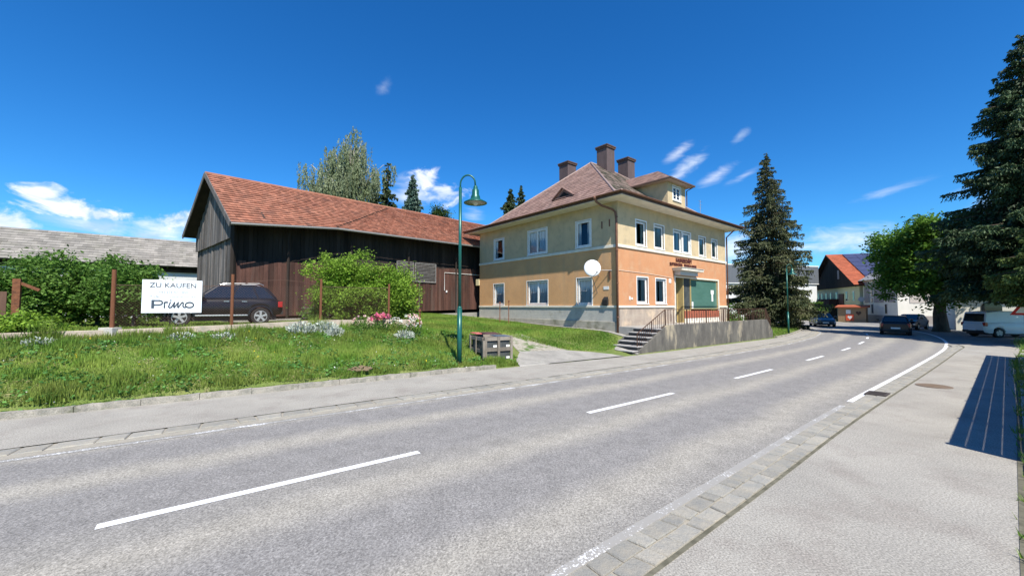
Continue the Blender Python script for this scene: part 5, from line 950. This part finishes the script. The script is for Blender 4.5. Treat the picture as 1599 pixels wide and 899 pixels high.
# ------------------------------------------------------------------ wooden box with plastic crates
def bins():
    b = empty('pallet_box', (-1.03, 14.86, .06), math.atan2(.52, 1.05), 'weathered wooden pallet box holding grey plastic crates beside the lamp', 'pallet box'); w, l, h = 1.17, 1.6, 1.0
    PW = M('pallet_wood', (.18, .155, .125), (.27, .235, .195), scale=3, rough=.95, tint=.3, bump=.4, fine=.2, fscale=40)
    m = MB()
    for y in (0, l-.03):
        for z in (.5, .9): m.box(0, w, y, y+.03, z-.06, z+.08, random.random())
        for x in (.0, w/2-.05, w-.1): m.box(x, x+.1, y-.03 if y == 0 else y+.031, y if y == 0 else y+.06, -.02, h, random.random())
    for x in (0, w-.03):
        for z in (.42, .88): m.box(x, x+.03, .03, l-.03, z-.06, z+.08, random.random())
        for y in (.1, .8, l-.2): m.box(x-.031 if x == 0 else x+.031, x if x == 0 else x+.06, y, y+.1, -.02, h-.05, random.random())
    m.box(-.1, -.02, -.12, -.04, -.05, .86); m.build('frame', PW, b, bevel=.004)
    CR = M('grey_crate', (.05, .055, .055), (.08, .085, .085), scale=4, rough=.6)
    labs = ['lower left', 'lower right', 'upper left', 'upper right']; k = 0; proto = None
    for z in (.03, .47):
        for j in range(3):
            for x in (.08, .62):
                if proto is None:
                    q = empty('plastic_crate', (0, 0, 0)); m = MB(); m.box(0, .47, 0, .44, 0, .36); m.box(-.02, .49, -.02, .46, .36, .4)
                    for s in range(4): m.box(.04+s*.11, .06+s*.11, -.015, 0, .05, .36)
                    m.build('tub', CR, q, bevel=.008); m = MB(); m.box(.3, .45, -.02, -.016, .12, .2); m.build('paper_label', WHITE, q); proto = q
                else: q = copy_tree(proto)
                wx, wy = b.location.x+math.cos(b.rotation_euler.z)*x-math.sin(b.rotation_euler.z)*(.06+j*.5), b.location.y+math.sin(b.rotation_euler.z)*x+math.cos(b.rotation_euler.z)*(.06+j*.5)
                q.location = (wx, wy, b.location.z+z); q.rotation_euler = (0, 0, b.rotation_euler.z)
                tag(q, f"grey plastic crate in the {'top' if z > .3 else 'bottom'} layer, {['front', 'middle', 'rear'][j]} row, {'left' if x < .3 else 'right'} side of the pallet box", 'crate', 'grey crates in the pallet box')
    for (x0, x1, y0, y1, z, c, lab, mn) in ((-.02, .55, .95, 1.62, 1.12, (.55, .16, .14), 'faded red plastic lid on the rear of the pallet box', 'red_plastic'), (.25, .95, .62, 1.3, 1.15, (.11, .05, .055), 'dark maroon lid lying in the middle of the pallet box', 'maroon_plastic'), (.45, 1.1, .1, .62, 1.10, (.09, .12, .17), 'blue grey lid at the front of the pallet box', 'blue_plastic')):
        m = MB(); m.box(x0, x1, y0, y1, z-.10, z-.075); m.box(x0+.05, x1-.05, y0+.05, y1-.05, z-.075, z-.06); o = m.build('lid', M(mn, c, tuple(v*.8 for v in c), scale=5, rough=.55), bevel=.008); o.location = b.location; o.rotation_euler = (R(1), R(2), b.rotation_euler.z); tag(o, lab, 'lid')
bins()
# ------------------------------------------------------------------ cars
TYRE = M('tyre_rubber', (.02, .02, .02), (.03, .03, .03), scale=20, rough=.9); ALLOY = M('alloy', (.42, .42, .42), rough=.35, metal=.3); BLKP = M('black_plastic', (.03, .03, .032), (.04, .04, .042), rough=.6)
CGL = M('car_glass', (.012, .016, .02), rough=.05, spec=.8); REDL = M('red_lens', (.35, .01, .01), rough=.2, spec=.6); CLRL = M('clear_lens', (.6, .62, .64), rough=.15, spec=.8, metal=.3); CHR = M('satin_metal', (.6, .6, .6), rough=.3, metal=.8)
def interp(P, x):
    if x <= P[0][0]: return P[0][1]
    for (a, za), (b, zb) in zip(P[:-1], P[1:]):
        if x <= b: return za+(zb-za)*(x-a)/(b-a)
    return P[-1][1]
def car(name, loc, rz, L, Wd, H, deck, roof, wheels, wr, paint, label, belt=None, clad=False, rails=False, winsplit=(), spoke=5, sill=.28, cat='car', pillars=True, panelvan=False, plate=True, glassx=None):
    """x runs from rear (0) to front (L), deck: top line of lower body, roof: greenhouse profile [(x,z) rear base, rear top, front top, cowl]"""
    r = empty(name, loc, rz, label, cat); hw_ = Wd/2; cx = L/2
    xs = sorted(set([0, .04, .12, L-.12, L-.04, L]+list(np.linspace(.2, L-.2, 24))+[w+wr*1.16*math.cos(t) for w in wheels for t in np.linspace(0, math.pi, 13)]))
    V = []; n = 12
    for x in xs:
        zl = sill
        for w in wheels:
            d = abs(x-w)
            if d < wr*1.16: zl = max(zl, wr+math.sqrt(max(0, (wr*1.16)**2-d*d)))
        if x < .5: zl = max(zl, sill+.08*(1-x/.5))
        if x > L-.5: zl = max(zl, sill+.06*(1-(L-x)/.5))
        zt = interp(deck, x); e = min(x, L-x); pl = hw_*(1-.22*max(0, 1-e/.55)**2.2)*(1-.0); zl = min(zl, zt-.12)
        s = [(pl*.94, zl), (pl*.995, zl+.08), (pl, (zl+zt)/2), (pl*.985, zt-.12), (pl*.94, zt-.03), (pl*.80, zt)]
        ring = [(x-cx, y, z) for y, z in s]+[(x-cx, -y, z) for y, z in reversed(s)]; V += ring
    m = MB(); F = [(i*n+k, i*n+(k+1) % n, (i+1)*n+(k+1) % n, (i+1)*n+k) for i in range(len(xs)-1) for k in range(n)]+[tuple(range(n)), tuple((len(xs)-1)*n+k for k in range(n))]
    m.add(V, F); body = m.build('body', paint, r, smooth=True)
    md = body.modifiers.new('e', 'EDGE_SPLIT'); md.split_angle = R(38)
    # greenhouse: sides lean in
    (xa, za), (xb, zb), (xc, zc), (xd, zd) = roof; bw, tw = hw_*.93, hw_*.73
    if panelvan: tw = hw_*.84
    def half(x, z): zb_ = min(za, zd); f = (z-zb_)/(H-zb_); return bw+(tw-bw)*min(1, max(0, f))
    prof = [(xa, za-.04), (xb, zb), ((xb*2+xc)/3, max(zb, zc)+.0), ((xb+2*xc)/3, H), (xc, zc), (xd, zd-.04)]
    prof[2] = ((xb*2+xc)/3, H-.005)
    m = MB(); k = len(prof); top = [(x-cx, half(x, z)-.03, z) for x, z in prof]; bot = [(x-cx, -(half(x, z)-.03), z) for x, z in prof]; m.add(top+bot, [tuple(range(k)), tuple(range(k, 2*k))[::-1]]+[(i, (i+1) % k, k+(i+1) % k, k+i) for i in range(k)]); gh = m.build('cabin', paint, r, bevel=.05)
    # glass: front, rear
    def slant(p, q, f0, f1, ins, mat, nm, off=.012):
        (x0, z0), (x1, z1) = p, q; d = Vector((z1-z0, 0, -(x1-x0))).normalized(); d = d if (d.x > 0) == (x0 > cx) else -d
        a = (x0+(x1-x0)*f0, z0+(z1-z0)*f0); b = (x0+(x1-x0)*f1, z0+(z1-z0)*f1); g = MB(); V = []
        for o_ in (off+.004, -.01):
            for (x, z) in (a, b):
                for sg in (1, -1): V.append((x-cx+d.x*o_, sg*(half(x, z)-.03-ins), z+d.z*o_))
        g.add(V, [(0, 1, 3, 2), (4, 6, 7, 5), (0, 4, 5, 1), (2, 3, 7, 6), (0, 2, 6, 4), (1, 5, 7, 3)]); g.build(nm, mat, r, bevel=.01)
    slant(roof[3], roof[2], .04, .93, .06, CGL, 'windscreen')
    slant(roof[0], roof[1], .08, .86, .1, CGL, 'rear_window')
    # side windows
    base = max(za, zd)+.02 if belt is None else belt; top_ = H-.11
    def xr(z): return xa+(xb-xa)*(z-za)/(zb-za)
    def xf(z): return xd+(xc-xd)*(z-zd)/(zc-zd)
    x0, x1 = (xr(base)+.14, xf(base)-.12); x0t, x1t = (xr(min(top_, zb))+.16, xf(min(top_, zc))-.1)
    if glassx: x0 = x0t = glassx
    cuts = [0]+list(winsplit)+[1]
    for sg in (1, -1):
        for c0, c1 in zip(cuts[:-1], cuts[1:]):
            g = MB(); p = []
            for f, z, xx0, xx1 in ((c0, base, x0, x1), (c1, base, x0, x1), (c1, top_, x0t, x1t), (c0, top_, x0t, x1t)):
                x = xx0+(xx1-xx0)*f+(.035 if f == c0 and c0 > 0 else 0)-(.035 if f == c1 and c1 < 1 else 0); p.append((x-cx, z, half(x, z)))
            g.add([(x, sg*(y-.026+.012), z) for x, z, y in p]+[(x, sg*(y-.06), z) for x, z, y in p], [(0, 1, 2, 3), (7, 6, 5, 4), (0, 4, 5, 1), (1, 5, 6, 2), (2, 6, 7, 3), (3, 7, 4, 0)]); g.build('side_window', CGL, r)
    # wheels
    for w in wheels:
        for sg in (1, -1):
            y = sg*(hw_-.11); tm = MB(); tm.lathe([(wr*.62, -.11), (wr*.93, -.115), (wr, -.08), (wr, .08), (wr*.93, .115), (wr*.62, .11)], (w-cx, y, wr), 28, axis='y'); wo = tm.build('wheel', TYRE, r, smooth=False)
            rm = MB(); ys = y+sg*.10; rm.lathe([(wr*.66, -.01), (wr*.66, .012), (wr*.60, .014), (wr*.58, -.01)], (w-cx, ys, wr), 28, axis='y')
            for k in range(spoke): a = 2*math.pi*k/spoke+.3; rm.beam((w-cx+.04*math.cos(a), ys+sg*.006, wr+.04*math.sin(a)), (w-cx+wr*.62*math.cos(a), ys+sg*.002, wr+wr*.62*math.sin(a)), .018, wr*.24, up=(0, 1, 0)) if False else rm.add([(w-cx+ca*rad-sa*wd, ys+sg*dd, wr+sa*rad+ca*wd) for dd in (.012, -.004) for ca, sa in ((math.cos(a), math.sin(a)),) for rad, wd in ((.03, -.035), (.03, .035), (wr*.63, wr*.13), (wr*.63, -wr*.13))], [(0, 1, 2, 3), (7, 6, 5, 4), (0, 4, 5, 1), (1, 5, 6, 2), (2, 6, 7, 3), (3, 7, 4, 0)])
            rm.lathe([(.06, -.01), (.055, .016)], (w-cx, ys, wr), 12, axis='y'); rm.build('rim', ALLOY, wo)
            dk = MB(); dk.lathe([(wr*.6, -.01), (wr*.6, -.006)], (w-cx, ys-sg*.02, wr), 20, axis='y'); dk.build('hub', BLKP, wo)
            ar = MB(); T_ = np.linspace(0, math.pi, 15); Vv = []
            for t in T_:
                for rad, yy in ((wr*1.14, hw_-.02), (wr*1.14, hw_+.02), (wr*1.3, hw_+.015), (wr*1.3, hw_-.02)): Vv.append((w-cx+rad*math.cos(t), sg*yy, wr+rad*math.sin(t)*(1 if clad else 1)))
            if clad:
                ar.add(Vv, [(i*4+k, i*4+(k+1) % 4, (i+1)*4+(k+1) % 4, (i+1)*4+k) for i in range(14) for k in range(4)]+[(0, 1, 2, 3), (56, 57, 58, 59)]); ar.build('arch_trim', BLKP if not clad == 2 else paint, r)
    # underbody
    m = MB(); m.box(.25-cx, L-.25-cx, -hw_*.8, hw_*.8, .2, .5); m.build('underbody', BLKP, r)
    zt0, zt1 = interp(deck, .1), interp(deck, L-.1)
    for sg in (1, -1):
        m = MB(); zz = za-.12 if not panelvan else 1.0; m.box(.02-cx, .2-cx, sg*hw_*.72 if sg > 0 else -hw_*.93, hw_*.93 if sg > 0 else -hw_*.72, zz-.2, zz+.05); m.build('tail_light', REDL, r, bevel=.02)
        m = MB(); m.box(L-.28-cx, L-.01-cx, sg*hw_*.50 if sg > 0 else -hw_*.90, hw_*.90 if sg > 0 else -hw_*.50, zt1-.26, zt1-.10); m.build('headlight', CLRL, r, bevel=.02)
        xm = roof[3][0]-.25; m = MB(); m.box(xm-.1-cx, xm+.08-cx, sg*(hw_+.02) if sg > 0 else -(hw_+.2), hw_+.2 if sg > 0 else -(hw_+.02), base+.02, base+.17); m.build('wing_mirror', paint if not clad else BLKP, r, bevel=.02)
        m = MB()
        for fx in ([.42, .66] if len(winsplit) else [.62]): x = x0+(x1-x0)*fx; m.box(x-cx-.1, x-cx+.08, sg*(hw_-.005) if sg > 0 else -(hw_+.025), hw_+.025 if sg > 0 else -(hw_-.005), base-.16, base-.13)
        m.build('door_handle', CHR if clad else paint, r)
        if clad: m = MB(); m.box(wheels[0]+wr*1.3-cx, wheels[1]-wr*1.3-cx, sg*(hw_-.05) if sg > 0 else -(hw_+.05), hw_+.05 if sg > 0 else -(hw_-.05), sill+.01, sill+.06); m.build('side_step', CHR, r, bevel=.01)
        if rails: m = MB(); yy = sg*(tw-.08); m.tube([(xb+.1-cx, yy, H-.02), (xb+.25-cx, yy, H+.06), (xc-.25-cx, yy, H+.035), (xc-.05-cx, yy, H-.02)], .014, 6); m.build('roof_rail', CHR, r)
    if plate:
        m = MB(); m.box(-.03-cx, .02-cx, -.26, .26, .48, .59); m.build('number_plate', WHITE, r); m = MB(); m.box(L-.02-cx, L+.02-cx, -.26, .26, .40, .51); m.build('number_plate', WHITE, r)
    m = MB(); m.box(-.025-cx, .2-cx, -hw_*.8, hw_*.8, sill+.05, sill+.22); m.build('bumper', BLKP, r, bevel=.02); m = MB(); m.box(L-.2-cx, L+.01-cx, -hw_*.72, hw_*.72, sill+.04, sill+.2); m.build('bumper', BLKP, r, bevel=.02); m = MB(); m.box(L-.06-cx, L+.005-cx, -.42, .42, zt1-.25, zt1-.13); m.build('grille', BLKP, r, bevel=.02)
    return r
def paintm(n, c, rough=.3): return M(n, c, tuple(v*.93 for v in c), scale=2, rough=rough, spec=.35, coat=.3, metal=.3 if max(c) < .3 else 0)
NAVY = paintm('slate_blue_paint', (.010, .011, .014)); BLK = paintm('black_paint', (.012, .013, .016)); SLV = paintm('grey_blue_paint', (.06, .065, .075)); WHT = paintm('white_van_paint', (.70, .72, .74)); DKB = paintm('dark_purple_paint', (.03, .028, .04)); SLV2 = paintm('silver_blue_paint', (.25, .29, .33))
A_ = Vector((-13.3, 15.95, 0)); B_ = Vector((-11.25, 17.62, 0)); sd = (A_-B_).normalized(); mid = (A_+B_)/2
car('suv', (mid.x-.02, mid.y, g1(mid.x, mid.y)+.02), math.atan2(sd.y, sd.x), 4.32, 1.82, 1.70, [(0, .98), (.15, 1.06), (1, 1.09), (2.9, 1.06), (3.25, 1.04), (4.0, .96), (4.22, .84), (4.32, .66)], [(.18, 1.06), (.62, 1.60), (2.3, 1.67), (3.1, 1.08)], (.84, 3.50), .36, NAVY, 'dark slate estate car with roof rails parked behind the garden fence', clad=2, rails=True, winsplit=(.22, .58), belt=1.13, sill=.38)
vd = Vector((28.9, 31.2, 0)).normalized()
def at_(x, y, h): return (x, y, 0)
car('hatchback', (30.5, 31.7, .01), math.atan2(.735, .68), 4.2, 1.76, 1.47, [(0, .85), (.12, .95), (1, .97), (2.9, .95), (3.3, .93), (3.95, .8), (4.2, .6)], [(.12, .95), (.6, 1.42), (2.2, 1.45), (3.1, .94)], (.72, 3.32), .32, BLK, 'black hatchback seen from behind driving away on the road', winsplit=(.25, .6), belt=1.0, sill=.25)
car('sedan', (34.3, 44.0, .01), math.atan2(-.86, -.50), 4.8, 1.86, 1.45, [(0, .85), (.15, 1.0), (.9, 1.02), (3.1, .97), (3.6, .95), (4.5, .78), (4.8, .6)], [(.55, .98), (1.6, 1.42), (2.7, 1.44), (3.6, .95)], (.95, 3.85), .33, SLV, 'grey blue saloon coming towards us round the bend', winsplit=(.25, .6), belt=.99, sill=.22)
car('parked_car', (38.3, 38.2, .0), math.atan2(-.45, -.75), 4.1, 1.72, 1.45, [(0, .85), (.12, .95), (1, .97), (2.9, .95), (3.3, .93), (3.9, .8), (4.1, .6)], [(.12, .95), (.6, 1.40), (2.1, 1.43), (3.1, .94)], (.72, 3.3), .31, DKB, 'dark small car parked in the shade beside the broadleaf tree', winsplit=(.25, .6), belt=1.0, sill=.25)
car('parked_car', (36.5, 52.5, .05), math.atan2(-.75, -.6), 4.3, 1.75, 1.5, [(0, .85), (.12, .95), (1, .97), (2.9, .95), (3.3, .93), (4.1, .8), (4.3, .6)], [(.12, .95), (.6, 1.44), (2.1, 1.47), (3.1, .94)], (.75, 3.4), .32, SLV2, 'silver blue car half hidden behind the spruce by the bend', winsplit=(.25, .6), belt=1.0, sill=.25)
car('van', (35.6, 28.6, .0), math.atan2(-.10, 1), 4.5, 1.80, 1.86, [(0, .95), (.1, 1.05), (1, 1.1), (3.3, 1.1), (3.5, 1.08), (4.2, .95), (4.5, .68)], [(.06, 1.05), (.22, 1.78), (2.95, 1.83), (3.75, 1.08)], (.85, 3.55), .33, WHT, 'white panel van standing in the shade at the side street', winsplit=(), belt=1.14, sill=.28, panelvan=True, cat='van', glassx=2.75)
# ------------------------------------------------------------------ warning sign
def warn():
    s = empty('warning_sign', (28.9, 22.4, 0), R(-50), 'red bordered triangular warning sign on a grey post at the right edge', 'road sign')
    m = MB(); m.tube([(0, .04, 0), (0, .04, 2.6)], .035, 10); m.build('post', M('galvanised', (.35, .36, .36), (.45, .45, .45), rough=.5, metal=.4), s)
    def tri(m, r_, y0, y1, cz): m.prism([(r_*math.sin(a), cz+r_*math.cos(a)) for a in (0, 2*math.pi/3, 4*math.pi/3)], y0, y1)
    m = MB(); tri(m, .60, -.01, .0, 2.0); m.build('red_border', M('sign_red', (.55, .02, .02), rough=.35), s, bevel=.004); m = MB(); tri(m, .36, -.014, -.0105, 2.0); m.build('white_field', M('sign_face_white', (.78, .78, .78), rough=.35), s)
warn()
m = MB(); m.lathe([(.36, .0), (.36, .012), (.30, .014), (.29, .010), (.0, .010)], n=28); [m.beam((-.27, y, .013), (.27, y, .013), .02, .006) for y in np.linspace(-.2, .2, 8)]
o = m.build('manhole_cover', M('cast_iron', (.16, .12, .09), (.22, .17, .13), scale=9, rough=.8, metal=.2)); o.location = (11.45, 10.87, .037); tag(o, 'round brown manhole cover in the right pavement', 'manhole cover')
m = MB(); m.box(-.28, .28, -.2, -.15, 0, .03); m.box(-.28, .28, .15, .2, 0, .03); m.box(-.28, -.24, -.15, .15, 0, .03); m.box(.24, .28, -.15, .15, 0, .03); [m.box(-.22+k*.06, -.19+k*.06, -.15, .15, 0, .025) for k in range(8)]
o = m.build('drain_grate', M('dark_iron', (.06, .05, .045), rough=.8)); o.location = (9.05, 9.93, .022); o.rotation_euler = (0, 0, R(38)); tag(o, 'rusty drain grate in the sett gutter on the right', 'drain grate')
# ------------------------------------------------------------------ buildings across the junction
def far_buildings():
    W1 = M('warm_white_wall', (.62, .60, .53), (.70, .67, .60), scale=.8, rough=.9, bump=.3); GP = M('mauve_grey_panel', (.30, .265, .265), (.36, .32, .315), scale=2, rough=.9); PL = M('grey_plinth', (.28, .25, .23), rough=.95)
    # corner building: local x from the corner along its street side, y up the road
    d2 = Vector((2.9, 8.0, 0)).normalized(); a = empty('corner_building', (48.6, 50, 0), math.atan2(-d2.x, d2.y), 'white corner building with mauve grey wall panels behind the hatchback', 'building')
    D, L, H = 8.7, 16, 5.9
    m = MB(); m.box(0, L, 0, D, -.1, H); m.build('wall', W1, a); m = MB(); m.box(-.06, L, -.06, D, -.1, 1.0); m.build('plinth', PL, a)
    for y0, y1 in ((.5, 2.1), (3.2, 5.6), (6.9, 8.3)):
        m = MB(); m.box(-.05, 0, y0, y1, 2.7, 4.9); m.box(-.05, 0, y0, y1, 5.0, 5.7); m.build('wall_panel', GP, a)
    for y0 in (2.4, 5.95):
        for z0, z1 in ((3.6, 5.2), (2.75, 3.35), (1.2, 2.5)): m = MB(); m.box(-.04, 0, y0, y0+.5, z0, z1); f = m.build('window', GP, a); m = MB(); m.box(-.06, -.04, y0+.08, y0+.42, z0+.08, z1-.08); m.build('pane', CGL, f)
    m = MB(); m.box(1.2, 5.0, -.05, 0, 2.6, 5.3); o = m.build('wall_panel', M('beige_panel', (.46, .41, .36), (.5, .45, .4), scale=2, rough=.9), a); m = MB(); m.box(3.6, 4.4, -.08, -.05, 2.75, 3.05); m.build('name_board', W1, o)
    m = MB(); m.box(5.4, 7.6, -.06, 0, .5, 2.3); m.build('garage_door', M('pale_blue_door', (.45, .55, .66), rough=.6), a)
    m = MB(); m.prism([(-.5, H), (L+.5, H), (L-2, H+1.6), (2, H+1.6)], -.5, D+.4); m.build('roof', M('grey_eternit', (.25, .25, .26), (.33, .33, .33), rough=.8), a)
    # farmhouse with red roof and solar panels
    f = empty('farmhouse', (51.4, 58.6, 0), math.atan2(-d2.x, d2.y), 'pale yellow farmhouse with dark timber gable and solar panels on its red roof', 'farmhouse')
    D, L = 16.7, 24; ze, zr, yr = 5.7, 10.95, 8.9
    m = MB(); m.box(0, L, 0, D, 0, ze-.3); m.build('wall', M('pale_yellow_wall', (.62, .60, .36), (.68, .65, .42), scale=.9, rough=.9), f)
    m = MB(); m.add([(-.35, -.2, ze-.5), (-.35, D+.2, ze-.5), (-.35, yr, zr-.35), (.2, -.2, ze-.5), (.2, D+.2, ze-.5), (.2, yr, zr-.35)], [(0, 1, 2), (3, 5, 4), (0, 3, 4, 1), (1, 4, 5, 2), (2, 5, 3, 0)]); g = m.build('gable', WOODD, f)
    m = MB(); m.box(-.42, -.35, 5.6, 6.2, 6.6, 8.0); m.build('window', GP, g)
    m = MB(); t = MB(); RR = M('bright_red_tile', (.36, .10, .05), (.31, .085, .04), scale=1.5, rough=.8, tint=.15)
    for P in (((-1.0, yr, zr), (L, yr, zr), (L, -1.0, ze-.35), (-1.0, -1.0, ze-.35)), ((-1.0, yr, zr), (L, yr, zr), (L, D+1, ze-.35), (-1.0, D+1, ze-.35))): tiles(t, *P, .4, .5, .04); slab(m, *P, th=.2)
    r = m.build('roof', WOODD, f); t.build('roof_tiles', RR, r, recalc=False)
    SP = M('solar_cell', (.045, .05, .10), (.06, .065, .12), scale=2, rough=.3, spec=.5); sl_ = (zr-ze+.35)/(yr+1)
    def on(x, v, o_): y = yr-v; return (x, y-o_*.45, zr-sl_*v+o_*.9)
    for i in range(6):
        v0, v1 = .35+i*1.42, .35+i*1.42+1.34; m = MB(); x0 = 1.2
        for k in range(12): x = x0+k*1.62; m.add([on(x, v0, .16), on(x+1.58, v0, .16), on(x+1.58, v1, .16), on(x, v1, .16), on(x, v0, .1), on(x+1.58, v0, .1), on(x+1.58, v1, .1), on(x, v1, .1)], [(0, 1, 2, 3), (7, 6, 5, 4), (0, 4, 5, 1), (1, 5, 6, 2), (2, 6, 7, 3), (3, 7, 4, 0)])
        m.build('solar_panel', SP, r)
    for y in (1.5, 3.9, 7.6, 9.9, 11.8, 13.7, 15.4):
        m = MB(); m.box(-.05, 0, y, y+.6, 3.0, 4.5); w_ = m.build('window', WHITE, f); m = MB(); m.box(-.07, -.05, y+.08, y+.52, 3.08, 4.42); m.build('pane', CGL, w_)
    m = MB(); m.box(-1.3, 0, 7.2, 16, 2.3, 3.4); m.box(-1.35, -1.3, 7.2, 16, 1.9, 2.3); m.build('balcony', WOODR, f)
    m = MB(); m.box(-.15, 0, 5.2, 6.9, 1.5, 4.2); m.build('door', M('brown_door', (.13, .065, .05), rough=.7), f); m = MB(); m.box(-.1, -.0, 8, 15, .1, 1.9); m.build('garage_door', WOODD, f)
    # kiosk with board
    k = empty('kiosk', (47.2, 55.2, 0), R(-52), 'small wooden kiosk with red roof and heart poster beside the farmhouse', 'kiosk')
    m = MB(); m.box(-1.5, 1.5, 0, 1.2, 0, 2.0); m.build('hut', M('kiosk_wood', (.36, .24, .14), (.28, .18, .1), scale=4, rough=.8, stretch=(6, 1, 1)), k)
    m = MB(); m.add([(-1.75, -.3, 2.0), (1.75, -.3, 2.0), (1.75, 1.4, 2.0), (-1.75, 1.4, 2.0), (-1.75, -.3, 2.12), (1.75, -.3, 2.12), (1.75, 1.4, 2.4), (-1.75, 1.4, 2.4)], [(0, 3, 2, 1), (4, 5, 6, 7), (0, 1, 5, 4), (1, 2, 6, 5), (2, 3, 7, 6), (3, 0, 4, 7)]); m.build('roof', RR, k)
    m = MB(); m.box(-.65, .25, -.03, 0, .2, 1.1); p = m.build('poster', M('red_poster', (.6, .07, .04), (.7, .14, .06), rough=.5), k); m = MB(); m.prism([(-.2+.24*math.sin(t)**3*1.0, .66+.018*(13*math.cos(t)-5*math.cos(2*t)-2*math.cos(3*t)-math.cos(4*t))) for t in np.linspace(0, 2*math.pi, 20)[:-1]], -.035, -.031); m.build('heart', WHITE, p)
    m = MB(); m.box(-.6, -.1, -.03, 0, 1.15, 1.7); m.build('notice', WHITE, k); m = MB(); m.prism([(.75+.3*math.sin(t)**3, 1.25+.02*(13*math.cos(t)-5*math.cos(2*t)-2*math.cos(3*t)-math.cos(4*t))) for t in np.linspace(0, 2*math.pi, 20)[:-1]], -.035, -.0); m.build('heart', WOODR, k)
    mi = MB(); mi.lathe([(.01, .06), (.3, .05), (.36, .0)], n=18, axis='y'); mi.tube([(0, -.02, 0), (.5, 0, .3)], .03, 6); o = mi.build('round_mirror', M('mirror_grey', (.5, .5, .48), rough=.3)); o.location = (50.2, 57.0, 3.2); o.rotation_euler = (0, 0, R(-45)); tag(o, 'round pale traffic mirror between the farmhouse and the corner building', 'mirror')
    # shaded building behind the van
    v = empty('low_building', (41.2, 36.9, 0), R(-40), 'low shaded white building behind the van under the trees', 'building'); m = MB(); m.box(0, 22, 0, 6, -.1, 3.6); m.build('wall', W1, v)
    for x in (1.6, 5.0, 9.0): m = MB(); m.prism([(x, .3), (x+1.2, .3), (x+1.2, 2.2), (x+1.05, 2.5), (x+.6, 2.65), (x+.15, 2.5), (x, 2.2)], -.05, 0); m.build('window', CGL, v)
    m = MB(); m.prism([(-.4, 3.6), (22.6, 3.6), (21, 5.6), (1, 5.6)], -.6, 6.5); m.build('roof', M('grey_eternit', (.25, .25, .26)), v)
    # grey hall behind the main house
    h = empty('hall', (33, 62, 0), R(12), 'white hall with dark grey upper cladding between the house and the spruce', 'building'); m = MB(); m.box(-8, 18, 0, 20, 0, 5.9); m.build('wall', M('hall_white', (.62, .63, .63), (.55, .56, .57), scale=.6, rough=.8), h); m = MB(); m.box(-8.2, 18.2, -.2, 20.2, 5.9, 8.7); m.build('cladding', M('grey_cladding', (.10, .11, .125), (.13, .14, .155), scale=3, rough=.6, stretch=(6, 6, .2)), h)
    m = MB(); m.box(-8.25, 18.25, -.25, 20.25, 8.7, 8.85); m.box(-8.21, 18.21, -.21, 20.21, 5.8, 5.9); m.build('trim', WHITE, h); m = MB(); m.box(-3, -.5, -.04, 0, 1.5, 3.0); m.build('window', CGL, h)
    q = empty('pink_house', (68, 88, 0), R(-35), 'small pale pink house far down the road beside the spruce', 'house'); m = MB(); m.box(-5, 5, 0, 9, 0, 6.2); m.build('wall', M('pale_pink_wall', (.66, .56, .52), rough=.9), q)
    m = MB(); m.add([(-5.7, -.7, 6.1), (5.7, -.7, 6.1), (5.7, 9.7, 6.1), (-5.7, 9.7, 6.1), (-5.7, 4.5, 9.2), (5.7, 4.5, 9.2)], [(0, 3, 2, 1), (0, 1, 5, 4), (2, 3, 4, 5), (0, 4, 3), (1, 2, 5)]); m.build('roof', M('brown_roof', (.16, .11, .10), rough=.9), q)
    for x in (-3.5, -.5, 2.5): m = MB(); m.box(x, x+1, -.05, 0, 3.6, 5); m.build('window', CGL, q)
    for i, (x, y, r_, lab) in enumerate(((46.3, 61.5, 1.5, 'round green shrub left of the farmhouse balcony'), (44, 62.5, 1.7, 'round green shrub behind the oncoming saloon'), (48.2, 64, 1.6, 'dark green shrub at the farmhouse corner'), (41, 62, 2.2, 'taller shrub just right of the spruce'))):
        broadleaf('shrub', (x, y, .0), .5, r_, (r_, r_, r_), 50, 90, .3, .25, CHE, lab, 'shrub', seed=100+i, tr=.08)
    broadleaf('shrub', (17.2, 33, .3), .5, 1.0, (2.2, 1.2, .9), 50, 100, .25, .16, SH1, 'dark green hedge shrub behind the end of the terrace railing', 'shrub', seed=120, tr=.05)
far_buildings()
